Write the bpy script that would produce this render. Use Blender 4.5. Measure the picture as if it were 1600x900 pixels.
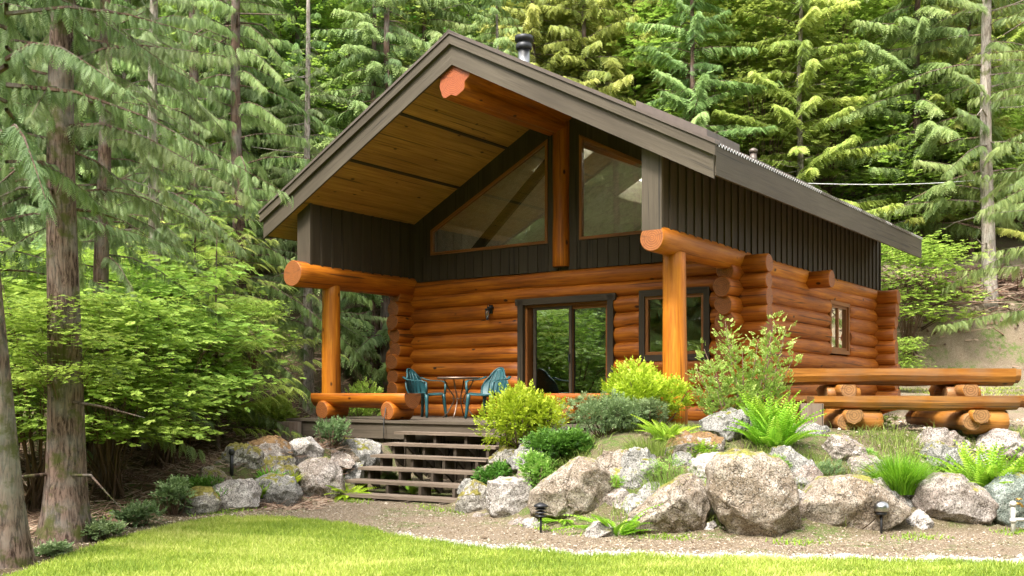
import bpy, math, random
import numpy as np
from mathutils import Vector, Matrix, Euler
R = math.radians
random.seed(7)
rng = np.random.default_rng(11)
for o in list(bpy.data.objects): bpy.data.objects.remove(o)
S = bpy.context.scene
col = S.collection

# ------------------------------------------------------------------ camera, sky, sun, exposure
FPX, HOR, EYE = 1592.06, 613.08, 1.45       # focal length in photo pixels, horizon row, eye height
cam = bpy.data.cameras.new('camera'); camo = bpy.data.objects.new('camera', cam); col.objects.link(camo)
camo.location = (0, 0, EYE); camo.rotation_euler = (R(90), 0, 0)
cam.sensor_width = 36; cam.lens = FPX / 1600 * 36; cam.shift_y = (HOR - 450) / 1600
cam.clip_end = 600; cam.clip_start = .1
S.camera = camo
SUN_EL, SUN_AZ = 56, 214                    # azimuth clockwise from +Y (photo forward)
w = bpy.data.worlds.new('World'); S.world = w; w.use_nodes = True
nt = w.node_tree; nt.nodes.clear()
sky = nt.nodes.new('ShaderNodeTexSky'); sky.sky_type = 'NISHITA'; sky.sun_disc = False
sky.sun_elevation = R(SUN_EL); sky.sun_rotation = R(SUN_AZ)
sky.air_density = 1.0; sky.dust_density = 3.5; sky.ozone_density = .6
hsv = nt.nodes.new('ShaderNodeHueSaturation'); hsv.inputs['Saturation'].default_value = .16
bg = nt.nodes.new('ShaderNodeBackground'); bg.inputs[1].default_value = .15
wo = nt.nodes.new('ShaderNodeOutputWorld')
nt.links.new(sky.outputs[0], hsv.inputs['Color']); nt.links.new(hsv.outputs[0], bg.inputs[0]); nt.links.new(bg.outputs[0], wo.inputs[0])
sl = bpy.data.lights.new('sun', 'SUN'); sl.energy = 1.5; sl.angle = R(11); sl.color = (1, .95, .86)
so = bpy.data.objects.new('sun', sl); col.objects.link(so)
sd = Vector((math.sin(R(SUN_AZ)) * math.cos(R(SUN_EL)), math.cos(R(SUN_AZ)) * math.cos(R(SUN_EL)), math.sin(R(SUN_EL))))
so.rotation_euler = sd.to_track_quat('Z', 'Y').to_euler()
so.location = sd * 60
S.render.engine = 'CYCLES'
S.view_settings.view_transform = 'Standard'; S.view_settings.look = 'None'
S.view_settings.gamma = 1; S.view_settings.use_curve_mapping = False
S.view_settings.exposure = 2.2
S.cycles.max_bounces = 8; S.cycles.diffuse_bounces = 6; S.cycles.transmission_bounces = 5
S.cycles.transparent_max_bounces = 10; S.cycles.caustics_reflective = False; S.cycles.caustics_refractive = False

# ------------------------------------------------------------------ frames of reference
TH = .6292
HX = np.array([math.cos(TH), -math.sin(TH)]); HY = np.array([math.sin(TH), math.cos(TH)])
W = 6.45; ORG = np.array([-.7644, 15.156]) - W / 2 * HX; DECK = EYE - .4371
YW = 2.68            # centre line of the front log wall
YB = 9.45            # centre line of the back log wall
def hw(x, y, z=0):
    q = ORG + x * HX + y * HY
    return Vector((q[0], q[1], z + DECK))
def house_xy(x, y):
    q = np.stack([np.asarray(x, float), np.asarray(y, float)], -1) - ORG
    return q @ HX, q @ HY

# ------------------------------------------------------------------ materials
def mat(name):
    m = bpy.data.materials.new(name); m.use_nodes = True
    n = m.node_tree; n.nodes.clear()
    out = n.nodes.new('ShaderNodeOutputMaterial'); p = n.nodes.new('ShaderNodeBsdfPrincipled')
    n.links.new(p.outputs[0], out.inputs[0])
    return m, n, p
def nd(n, t, **k):
    q = n.nodes.new(t)
    for a, b in k.items():
        if a.startswith('i_'): q.inputs[a[2:].replace('_', ' ')].default_value = b
        else: setattr(q, a, b)
    return q
def ramp(n, fac, stops, interp='LINEAR'):
    r = n.nodes.new('ShaderNodeValToRGB'); r.color_ramp.interpolation = interp
    e = r.color_ramp.elements
    while len(e) < len(stops): e.new(.5)
    for a, (p, c) in zip(e, stops):
        a.position = p; a.color = (*c, 1) if len(c) == 3 else c
    n.links.new(fac, r.inputs[0]); return r.outputs[0]
def mix(n, fac, a, b, mode='MIX'):
    m = n.nodes.new('ShaderNodeMix'); m.data_type = 'RGBA'; m.blend_type = mode
    for s, v in ((m.inputs[0], fac), (m.inputs[6], a), (m.inputs[7], b)):
        if isinstance(v, bpy.types.NodeSocket): n.links.new(v, s)
        elif isinstance(v, (int, float)): s.default_value = v
        else: s.default_value = (*v, 1)
    return m.outputs[2]
def coord(n, scale=(1, 1, 1), kind='Object', attr=None, rand=False):
    mp = n.nodes.new('ShaderNodeMapping'); mp.inputs['Scale'].default_value = scale
    if attr:
        a = n.nodes.new('ShaderNodeAttribute'); a.attribute_name = attr; src = a.outputs['Vector']
    else:
        t = n.nodes.new('ShaderNodeTexCoord'); src = t.outputs[kind]
    if rand:
        oi = n.nodes.new('ShaderNodeObjectInfo'); ad = n.nodes.new('ShaderNodeVectorMath'); ad.operation = 'ADD'
        sc = n.nodes.new('ShaderNodeMath'); sc.operation = 'MULTIPLY'; sc.inputs[1].default_value = 37
        n.links.new(oi.outputs['Random'], sc.inputs[0]); n.links.new(src, ad.inputs[0]); n.links.new(sc.outputs[0], ad.inputs[1]); src = ad.outputs[0]
    n.links.new(src, mp.inputs[0]); return mp.outputs[0]
def noise(n, vec, scale, detail=5, rough=.6, dist=0):
    t = nd(n, 'ShaderNodeTexNoise'); t.inputs['Scale'].default_value = scale
    t.inputs['Detail'].default_value = detail; t.inputs['Roughness'].default_value = rough; t.inputs['Distortion'].default_value = dist
    if vec is not None: n.links.new(vec, t.inputs['Vector'])
    return t.outputs['Fac']
def bump(n, p, h, strength=.3, dist=.02):
    b = nd(n, 'ShaderNodeBump'); b.inputs['Strength'].default_value = strength; b.inputs['Distance'].default_value = dist
    n.links.new(h, b.inputs['Height']); n.links.new(b.outputs[0], p.inputs['Normal'])
def wood(name, dark, midc, light, rough=.5, knots=True, grain=(.8, 15, 15), weather=0.0):
    m, n, p = mat(name)
    v = coord(n, grain, attr='gc'); g = noise(n, v, 1.6, 6, .65, .4)
    v2 = coord(n, (.9, 3, 3), attr='gc'); b = noise(n, v2, 1.3, 3, .5)
    c = ramp(n, g, [(.28, dark), (.5, midc), (.75, light)])
    c = mix(n, ramp(n, b, [(.35, (0, 0, 0)), (.7, (1, 1, 1))]), c, mix(n, .5, c, dark), 'MIX')
    v4 = coord(n, (.35, 1.3, 1.3), attr='gc'); bb = noise(n, v4, 1, 2, .5)
    c = mix(n, 1, c, ramp(n, bb, [(.3, (.78, .74, .7)), (.65, (1.12, 1.12, 1.1))]), 'MULTIPLY')
    if knots:
        v3 = coord(n, (1.9, 3.4, 3.4), attr='gc')
        vo = nd(n, 'ShaderNodeTexVoronoi'); vo.inputs['Scale'].default_value = 1.15; n.links.new(v3, vo.inputs['Vector'])
        c = mix(n, ramp(n, vo.outputs['Distance'], [(.065, (1, 1, 1)), (.12, (0, 0, 0))]), c, tuple(.22 * x for x in dark))
    vc = coord(n, (.55, 26, 26), attr='gc'); ck = noise(n, vc, 1.0, 2, .5, .2)
    c = mix(n, ramp(n, ck, [(.63, (0, 0, 0)), (.70, (.9,) * 3)]), c, tuple(.4 * x for x in dark))
    if weather:
        vw = coord(n, (1, 1, 1), attr='gc'); wv = noise(n, vw, 1.7, 4, .6)
        c = mix(n, ramp(n, wv, [(.45, (0, 0, 0)), (.75, (weather,) * 3)]), c, (.2, .16, .12))
    n.links.new(c, p.inputs['Base Color']); p.inputs['Roughness'].default_value = rough
    p.inputs['Specular IOR Level'].default_value = .35
    bump(n, p, g, .35, .012); return m
def ringwood(name, base, dark):
    m, n, p = mat(name)
    a = nd(n, 'ShaderNodeAttribute'); a.attribute_name = 'gc'
    sp = nd(n, 'ShaderNodeSeparateXYZ'); n.links.new(a.outputs['Vector'], sp.inputs[0])
    cb = nd(n, 'ShaderNodeCombineXYZ'); n.links.new(sp.outputs[1], cb.inputs[0]); n.links.new(sp.outputs[2], cb.inputs[1])
    wv = nd(n, 'ShaderNodeTexWave'); wv.wave_type = 'RINGS'; wv.rings_direction = 'SPHERICAL'
    wv.inputs['Scale'].default_value = 11; wv.inputs['Distortion'].default_value = 1.5; wv.inputs['Detail'].default_value = 3
    n.links.new(cb.outputs[0], wv.inputs['Vector'])
    c = ramp(n, wv.outputs['Fac'], [(.15, dark), (.8, base)])
    nz = noise(n, a.outputs['Vector'], 18, 5, .75)
    gr = nd(n, 'ShaderNodeTexGradient', gradient_type='RADIAL'); n.links.new(cb.outputs[0], gr.inputs[0])
    rn = nd(n, 'ShaderNodeTexNoise', noise_dimensions='1D'); rn.inputs['Scale'].default_value = 14; rn.inputs['Detail'].default_value = 2; n.links.new(gr.outputs['Fac'], rn.inputs['W'])
    c = mix(n, ramp(n, rn.outputs['Fac'], [(.62, (0, 0, 0)), (.68, (.8,) * 3)]), c, tuple(.35 * x for x in dark))
    c = mix(n, .5, c, ramp(n, nz, [(.3, dark), (.7, base)]))
    n.links.new(c, p.inputs['Base Color']); p.inputs['Roughness'].default_value = .6
    bump(n, p, wv.outputs['Fac'], .2, .006); return m
M = {}
M['log'] = wood('log_wood', (.135, .030, .0015), (.38, .106, .0042), (.57, .20, .012), .55)
M['post'] = wood('post_wood', (.25, .068, .0035), (.48, .158, .008), (.64, .27, .024), .5)
M['log_end'] = ringwood('log_end', (.32, .105, .020), (.14, .038, .007))
M['ridge_end'] = ringwood('ridge_end', (.33, .082, .018), (.18, .034, .006))
M['soffit'] = wood('soffit_board', (.24, .12, .028), (.40, .215, .055), (.52, .30, .09), .5, grain=(.7, 22, 22))
M['table'] = wood('table_wood', (.15, .052, .008), (.32, .125, .018), (.46, .21, .045), .5, weather=.5)
M['table_end'] = ringwood('table_end', (.34, .17, .06), (.13, .06, .02))
M['trimwood'] = wood('window_wood', (.15, .055, .014), (.25, .095, .025), (.33, .13, .035), .45, knots=False)
M['siding'] = wood('brown_siding', (.030, .021, .012), (.043, .031, .018), (.056, .042, .027), .7, knots=False)
M['rake'] = wood('taupe_trim', (.055, .043, .028), (.076, .060, .041), (.098, .079, .055), .65, knots=False)
M['deck'] = wood('deck_paint', (.07, .055, .038), (.10, .079, .058), (.13, .105, .08), .7, knots=False)
M['oldpost'] = wood('weathered_post', (.12, .085, .06), (.19, .14, .11), (.26, .21, .17), .85, knots=False)
M['bracket'] = wood('stair_bracket', (.04, .03, .02), (.075, .056, .04), (.12, .09, .07), .8, knots=False)
M['tread'] = wood('tread_board', (.10, .075, .055), (.18, .135, .10), (.27, .21, .165), .75, knots=False)
def plain(name, c, rough=.5, metal=0, var=.15, sc=9, bm=.0, spec=.5):
    m, n, p = mat(name); v = coord(n)
    z = noise(n, v, sc, 5, .6)
    cc = ramp(n, z, [(.3, tuple(x * (1 - var) for x in c)), (.7, tuple(min(1, x * (1 + var)) for x in c))])
    n.links.new(cc, p.inputs['Base Color']); p.inputs['Roughness'].default_value = rough; p.inputs['Metallic'].default_value = metal
    p.inputs['Specular IOR Level'].default_value = spec
    if bm: bump(n, p, z, bm, .01)
    return m
M['roofmetal'] = plain('roof_metal', (.11, .085, .07), .45, .3)
M['cutmetal'] = plain('cut_metal_edge', (.75, .72, .68), .35, .6)
M['steel'] = plain('stove_pipe_steel', (.42, .42, .42), .28, 1)
M['blackmetal'] = plain('black_metal', (.022, .022, .024), .45, .3)
M['bronze'] = plain('bronze_table', (.18, .13, .10), .4, .6)
M['teal'] = plain('teal_plastic', (.014, .070, .078), .45)
M['ceil'] = plain('cream_ceiling', (.56, .51, .40), .8)
M['dark'] = plain('dark_interior', (.10, .075, .05), .9)
M['pvc'] = plain('white_pipe', (.55, .53, .48), .5, 0, .15)
M['brass'] = plain('brass', (.5, .3, .08), .35, 1)
M['rubber'] = plain('black_rubber', (.03, .03, .03), .6)
M['grey'] = plain('grey_cable', (.5, .5, .48), .6)
M['screen'] = plain('insect_screen', (.05, .055, .05), .8)
def glass(name, tint=(.75, .8, .76), refl=.22):
    m = bpy.data.materials.new(name); m.use_nodes = True; n = m.node_tree; n.nodes.clear()
    out = nd(n, 'ShaderNodeOutputMaterial'); t = nd(n, 'ShaderNodeBsdfTransparent'); t.inputs[0].default_value = (*tint, 1)
    g = nd(n, 'ShaderNodeBsdfGlossy'); g.inputs['Roughness'].default_value = .004; g.inputs[0].default_value = (.95, .98, .95, 1)
    fr = nd(n, 'ShaderNodeFresnel'); fr.inputs[0].default_value = 1.5
    mm = nd(n, 'ShaderNodeMath', operation='ADD', use_clamp=True); mm.inputs[1].default_value = refl - .04
    v = coord(n); z = noise(n, v, .9, 2, .5); b = nd(n, 'ShaderNodeBump'); b.inputs['Strength'].default_value = .05; b.inputs['Distance'].default_value = .02
    n.links.new(z, b.inputs['Height']); n.links.new(b.outputs[0], g.inputs['Normal'])
    mx = nd(n, 'ShaderNodeMixShader'); n.links.new(fr.outputs[0], mm.inputs[0]); n.links.new(mm.outputs[0], mx.inputs[0])
    n.links.new(t.outputs[0], mx.inputs[1]); n.links.new(g.outputs[0], mx.inputs[2]); n.links.new(mx.outputs[0], out.inputs[0]); return m
M['glass'] = glass('window_glass', (.88, .90, .86), .13); M['doorglass'] = glass('door_glass', (.40, .46, .38), .42)
def milky(name):
    m = bpy.data.materials.new(name); m.use_nodes = True; n = m.node_tree; n.nodes.clear(); out = nd(n, 'ShaderNodeOutputMaterial'); t = nd(n, 'ShaderNodeBsdfTranslucent'); t.inputs[0].default_value = (.97, .96, .93, 1)
    g = nd(n, 'ShaderNodeBsdfTransparent'); mx = nd(n, 'ShaderNodeMixShader'); mx.inputs[0].default_value = .12; n.links.new(t.outputs[0], mx.inputs[1]); n.links.new(g.outputs[0], mx.inputs[2]); n.links.new(mx.outputs[0], out.inputs[0]); return m
M['skyglass'] = milky('milky_skylight')
def rockmat(name, c1, c2, c3, moss=.3, mosscol=(.16, .15, .02)):
    m, n, p = mat(name)
    v = coord(n, rand=True); v0 = coord(n, rand=True)
    a = noise(n, v, 2.2, 6, .62, .3); b = noise(n, v, 16, 6, .78); s = noise(n, v, 60, 3, .7)
    c = ramp(n, a, [(.32, c1), (.5, c2), (.68, c3)])
    lp = noise(n, v, 5.5, 5, .7, .6); c = mix(n, ramp(n, lp, [(.52, (0, 0, 0)), (.60, (.65,) * 3)]), c, tuple(min(1, 1.25 * x + .03) for x in c3)); c = mix(n, ramp(n, b, [(.44, (0, 0, 0)), (.64, (.65,) * 3)]), c, tuple(.42 * x for x in c2))
    c = mix(n, ramp(n, s, [(.48, (0, 0, 0)), (.60, (.8,) * 3)]), c, tuple(.25 * x for x in c1))
    s2 = noise(n, v, 75, 2, .6); c = mix(n, ramp(n, s2, [(.60, (0, 0, 0)), (.68, (.6,) * 3)]), c, (.62, .58, .54))
    vo = nd(n, 'ShaderNodeTexVoronoi', feature='DISTANCE_TO_EDGE'); vo.inputs['Scale'].default_value = 1.6
    dv = noise(n, v, 3, 4, .6); va = nd(n, 'ShaderNodeVectorMath', operation='ADD'); n.links.new(v, va.inputs[0]); n.links.new(dv, va.inputs[1]); n.links.new(va.outputs[0], vo.inputs['Vector'])
    crack = ramp(n, vo.outputs['Distance'], [(.0, (1, 1, 1)), (.018, (0, 0, 0))])
    c = mix(n, mix(n, .5, crack, (0, 0, 0)), c, tuple(.25 * x for x in c1))
    g = nd(n, 'ShaderNodeNewGeometry'); sp = nd(n, 'ShaderNodeSeparateXYZ'); n.links.new(g.outputs['Normal'], sp.inputs[0])
    mz = nd(n, 'ShaderNodeMath', operation='MULTIPLY_ADD'); mz.inputs[1].default_value = .30; n.links.new(sp.outputs[2], mz.inputs[0])
    m2 = noise(n, v, 4.5, 6, .7); n.links.new(m2, mz.inputs[2])
    mk = ramp(n, mz.outputs[0], [(.86 - moss * .55, (0, 0, 0)), (.93 - moss * .55, (1, 1, 1))])
    mc = ramp(n, noise(n, v, 35, 3, .6), [(.3, tuple(.5 * x for x in mosscol)), (.7, tuple(1.5 * x for x in mosscol))])
    c = mix(n, mk, c, mc)
    n.links.new(c, p.inputs['Base Color']); p.inputs['Roughness'].default_value = .88; p.inputs['Specular IOR Level'].default_value = .2
    hh = nd(n, 'ShaderNodeMath', operation='ADD'); n.links.new(b, hh.inputs[0])
    h2 = nd(n, 'ShaderNodeMath', operation='MULTIPLY'); h2.inputs[1].default_value = -.8; n.links.new(crack, h2.inputs[0]); n.links.new(h2.outputs[0], hh.inputs[1])
    bump(n, p, hh.outputs[0], .7, .035); return m
M['rock_tan'] = rockmat('rock_tan', (.185, .135, .09), (.30, .235, .175), (.42, .365, .30), .18, (.20, .19, .04))
M['rock_pink'] = rockmat('rock_pink', (.20, .15, .12), (.32, .265, .225), (.47, .42, .38), .10, (.20, .18, .05))
M['rock_grey'] = rockmat('rock_grey', (.15, .145, .13), (.26, .245, .22), (.40, .375, .34), .16)
M['rock_white'] = rockmat('rock_white', (.27, .23, .20), (.41, .365, .325), (.54, .50, .46), .08)
M['rock_moss'] = rockmat('rock_moss', (.20, .17, .14), (.30, .27, .23), (.42, .39, .34), .42, (.17, .145, .035))
M['rock_rust'] = rockmat('rock_rust', (.20, .155, .13), (.31, .265, .23), (.44, .40, .36), .42, (.17, .10, .045))
M['rock_green'] = rockmat('rock_green', (.12, .15, .13), (.20, .235, .20), (.34, .37, .33), .2)
def bark(name, dark, light, moss=0.0):
    m, n, p = mat(name)
    v = coord(n, (1, 1, .16), rand=True); a = noise(n, v, 21, 8, .75, 1.2); v2 = coord(n, rand=True); b = noise(n, v2, 3, 5, .6)
    c = ramp(n, a, [(.42, dark), (.56, light)])
    c = mix(n, ramp(n, b, [(.45, (0, 0, 0)), (.7, (.55,) * 3)]), c, (.24, .24, .21))
    if moss:
        gg = noise(n, v2, 5, 5, .65); c = mix(n, ramp(n, gg, [(.62 - moss * .3, (0, 0, 0)), (.72 - moss * .3, (.8,) * 3)]), c, (.07, .08, .015))
    n.links.new(c, p.inputs['Base Color']); p.inputs['Roughness'].default_value = .92; p.inputs['Specular IOR Level'].default_value = .15
    bump(n, p, a, 1, .03); return m
M['bark'] = bark('bark_brown', (.035, .02, .014), (.20, .135, .105), .35)
M['bark_pale'] = bark('bark_pale', (.17, .135, .105), (.42, .36, .30), .1)
M['bark_red'] = bark('bark_red', (.06, .035, .025), (.17, .11, .08), .1)
M['stem'] = plain('shrub_stem', (.12, .07, .04), .8)
def leafmat(name, c_lo, c_hi, c_tip, trans=.35, var=.12):
    m = bpy.data.materials.new(name); m.use_nodes = True; n = m.node_tree; n.nodes.clear()
    out = nd(n, 'ShaderNodeOutputMaterial'); p = nd(n, 'ShaderNodeBsdfPrincipled'); t = nd(n, 'ShaderNodeBsdfTranslucent')
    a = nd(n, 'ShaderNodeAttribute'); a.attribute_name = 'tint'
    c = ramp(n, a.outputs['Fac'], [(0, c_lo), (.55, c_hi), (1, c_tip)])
    oi = nd(n, 'ShaderNodeObjectInfo'); h = nd(n, 'ShaderNodeHueSaturation')
    mr = nd(n, 'ShaderNodeMapRange'); mr.inputs[3].default_value = 1 - var; mr.inputs[4].default_value = 1 + var; n.links.new(oi.outputs['Random'], mr.inputs[0])
    m2 = nd(n, 'ShaderNodeMapRange'); m2.inputs[3].default_value = .485; m2.inputs[4].default_value = .515; n.links.new(oi.outputs['Random'], m2.inputs[0])
    n.links.new(mr.outputs[0], h.inputs['Value']); n.links.new(m2.outputs[0], h.inputs['Hue']); n.links.new(c, h.inputs['Color'])
    n.links.new(h.outputs[0], p.inputs['Base Color']); p.inputs['Roughness'].default_value = .5; p.inputs['Specular IOR Level'].default_value = .3
    n.links.new(h.outputs[0], t.inputs[0]); mx = nd(n, 'ShaderNodeMixShader'); mx.inputs[0].default_value = trans
    n.links.new(p.outputs[0], mx.inputs[1]); n.links.new(t.outputs[0], mx.inputs[2]); n.links.new(mx.outputs[0], out.inputs[0]); return m
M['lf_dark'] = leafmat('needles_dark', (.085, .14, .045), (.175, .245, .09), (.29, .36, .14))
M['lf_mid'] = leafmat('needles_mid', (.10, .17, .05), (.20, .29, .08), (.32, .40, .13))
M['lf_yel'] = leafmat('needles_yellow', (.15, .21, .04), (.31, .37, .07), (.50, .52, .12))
M['lf_maple'] = leafmat('maple_leaves', (.13, .23, .035), (.32, .46, .07), (.50, .60, .13), .45)
M['lf_spirea'] = leafmat('spirea_leaves', (.18, .30, .015), (.40, .53, .03), (.66, .76, .10), .42)
M['lf_grey'] = leafmat('grey_green_leaves', (.06, .10, .035), (.16, .24, .09), (.34, .42, .20), .3)
M['lf_lilac'] = leafmat('light_green_leaves', (.11, .22, .03), (.28, .44, .075), (.56, .68, .22), .42)
M['lf_deep'] = leafmat('deep_green_leaves', (.04, .12, .015), (.10, .24, .03), (.2, .38, .06), .35)
M['lf_fern'] = leafmat('fern_leaves', (.13, .27, .015), (.28, .46, .03), (.50, .62, .08), .4)
M['lf_grass'] = leafmat('grass_blades', (.15, .23, .025), (.35, .42, .055), (.62, .60, .20), .4)
M['lf_tuft'] = leafmat('tuft_blades', (.06, .22, .01), (.16, .42, .02), (.32, .58, .05), .35)
M['lf_wisp'] = leafmat('wispy_blades', (.12, .19, .03), (.26, .36, .07), (.44, .52, .16), .35)

# ------------------------------------------------------------------ mesh building
class MB:
    def __init__(s): s.v = []; s.f = []; s.m = []; s.g = []; s.s = []
    def add(s, verts, faces, gc=None, mi=0, smooth=False):
        b = len(s.v); s.v += [tuple(q) for q in verts]
        gc = gc if gc is not None else verts
        s.g += [tuple(q) for q in gc]
        for f in faces: s.f.append([b + i for i in f]); s.m.append(mi); s.s.append(smooth)
    def box(s, a, b, mi=0, axis=None, mtx=None):
        x0, y0, z0 = a; x1, y1, z1 = b
        vs = [(x0, y0, z0), (x1, y0, z0), (x1, y1, z0), (x0, y1, z0), (x0, y0, z1), (x1, y0, z1), (x1, y1, z1), (x0, y1, z1)]
        d = [abs(x1 - x0), abs(y1 - y0), abs(z1 - z0)]
        if axis is None: axis = d.index(max(d))
        r = random.random() * 40
        o = [axis] + [k for k in range(3) if k != axis]
        gc = [(q[o[0]] + r, q[o[1]] + r, q[o[2]] + r * .7) for q in vs]
        if mtx is not None: vs = [tuple(mtx @ Vector(q)) for q in vs]
        s.add(vs, [(0, 3, 2, 1), (4, 5, 6, 7), (0, 1, 5, 4), (1, 2, 6, 5), (2, 3, 7, 6), (3, 0, 4, 7)], gc, mi)
    def prism(s, poly, e, axis='y', lo=0, hi=1, mi=0, along=None):
        # poly in the two other axes, extruded lo..hi along axis; along = grain direction (3-vector)
        n = len(poly)
        def P(q, t): return {'y': (q[0], t, q[1]), 'x': (t, q[0], q[1]), 'z': (q[0], q[1], t)}[axis]
        vs = [P(q, lo) for q in poly] + [P(q, hi) for q in poly]
        fs = [tuple(range(n)), tuple(range(2 * n - 1, n - 1, -1))] + [(i, i + n, (i + 1) % n + n, (i + 1) % n) for i in range(n)]
        al = Vector(along if along else (1, 0, 0)).normalized(); t1 = al.orthogonal().normalized(); t2 = al.cross(t1); r = random.random() * 40
        gc = [(Vector(q).dot(al) + r, Vector(q).dot(t1) + r, Vector(q).dot(t2) + r * .7) for q in vs]
        s.add(vs, fs, gc, mi)
    def log(s, p0, p1, r0, r1=None, seg=18, wob=.055, mi=0, me=1, bend=.0, caps=(True, True), flat=None, lobes=None, rings=None, bevel=.012):
        r1 = r0 if r1 is None else r1
        p0 = Vector(p0); p1 = Vector(p1); ax = (p1 - p0); L = ax.length; ax.normalize()
        ref = Vector((0, 0, 1)) if abs(ax.z) < .9 else Vector((1, 0, 0))
        t1 = ax.cross(ref).normalized(); t2 = t1.cross(ax).normalized()
        n = rings or max(6, int(L / .22)); ph = [random.random() * 6.28 for _ in range(8)]; off = random.random() * 50
        vs = []; gc = []; ss = [0, bevel / L] + [i / n for i in range(1, n)] + [1 - bevel / L, 1]
        for k, u in enumerate(ss):
            c = p0 + ax * (L * u) + (t1 * math.sin(u * 3.1 + ph[0]) + t2 * math.sin(u * 2.3 + ph[1])) * bend
            rr = r0 + (r1 - r0) * u
            rr *= 1 + wob * (math.sin(u * L * 2.1 + ph[2]) * .5 + math.sin(u * L * 5.3 + ph[3]) * .3)
            if k in (0, len(ss) - 1): rr -= bevel
            for j in range(seg):
                a = 2 * math.pi * j / seg
                q = rr * (1 + wob * .8 * math.sin(2 * a + ph[4] + u * 2) + wob * .5 * math.sin(3 * a + ph[5] - u * 3))
                if lobes: q *= lobes(a)
                y = q * math.cos(a); z = q * math.sin(a)
                if flat is not None: z = min(z, flat * r0)
                vs.append(c + t1 * y + t2 * z); gc.append((u * L + off, y + off, z + off * .6))
        m = len(ss)
        fs = [(k * seg + j, k * seg + (j + 1) % seg, (k + 1) * seg + (j + 1) % seg, (k + 1) * seg + j) for k in range(m - 1) for j in range(seg)]
        s.add(vs, [f[::-1] for f in fs], gc, mi, True)
        for e, k in ((0, 0), (1, m - 1)):
            if not caps[e]: continue
            rv = vs[k * seg:(k + 1) * seg]; rg = [(gc[k * seg + j][0], gc[k * seg + j][1] - off, gc[k * seg + j][2] - off * .6) for j in range(seg)]
            s.add(rv, [tuple(range(seg)) if e == 1 else tuple(range(seg))[::-1]], rg, me)
    def tube(s, pts, r, seg=8, mi=0, closed=False, rad=None, cap=True):
        pts = [Vector(p) for p in pts]; n = len(pts); vs = []; prev = None
        for k, c in enumerate(pts):
            a = pts[(k + 1) % n] - pts[k - 1] if closed else pts[min(k + 1, n - 1)] - pts[max(k - 1, 0)]
            a.normalize()
            t1 = a.orthogonal().normalized() if prev is None else (prev - a * prev.dot(a)).normalized()
            prev = t1; t2 = a.cross(t1); rr = rad[k] if rad else r
            for j in range(seg):
                q = 2 * math.pi * j / seg; vs.append(c + (t1 * math.cos(q) + t2 * math.sin(q)) * rr)
        m = n if closed else n - 1
        fs = [(k * seg + j, k * seg + (j + 1) % seg, ((k + 1) % n) * seg + (j + 1) % seg, ((k + 1) % n) * seg + j) for k in range(m) for j in range(seg)]
        if cap and not closed: fs += [tuple(range(seg))[::-1], tuple(range((n - 1) * seg, n * seg))]
        s.add(vs, fs, None, mi, True)
    def lathe(s, prof, seg=20, mi=0, at=(0, 0, 0), smooth=True):
        vs = [(at[0] + r * math.cos(2 * math.pi * j / seg), at[1] + r * math.sin(2 * math.pi * j / seg), at[2] + z) for r, z in prof for j in range(seg)]
        fs = [(k * seg + j, k * seg + (j + 1) % seg, (k + 1) * seg + (j + 1) % seg, (k + 1) * seg + j) for k in range(len(prof) - 1) for j in range(seg)]
        fs += [tuple(range(seg))[::-1], tuple(range((len(prof) - 1) * seg, len(prof) * seg))]
        s.add(vs, fs, None, mi, smooth)
    def build(s, name, mats, parent=None, label=None):
        me = bpy.data.meshes.new(name); me.from_pydata(s.v, [], s.f)
        me.polygons.foreach_set('material_index', s.m); me.polygons.foreach_set('use_smooth', s.s)
        a = me.attributes.new('gc', 'FLOAT_VECTOR', 'POINT'); a.data.foreach_set('vector', np.array(s.g, dtype=np.float32).ravel())
        for k in (mats if isinstance(mats, (list, tuple)) else [mats]): me.materials.append(M[k])
        me.update()
        o = bpy.data.objects.new(name, me); col.objects.link(o)
        if parent: o.parent = parent
        if label: o['label'] = label
        return o
def thing(name, label, cat, loc=(0, 0, 0), rz=0, group=None):
    o = bpy.data.objects.new(name, None); col.objects.link(o); o.empty_display_size = .2
    o.location = loc; o.rotation_euler = (0, 0, rz); o['label'] = label; o['category'] = cat
    if group: o['group'] = group
    return o
def tag(o, label, cat, group=None, kind=None):
    o['label'] = label; o['category'] = cat
    if group: o['group'] = group
    if kind: o['kind'] = kind
    return o

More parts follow.
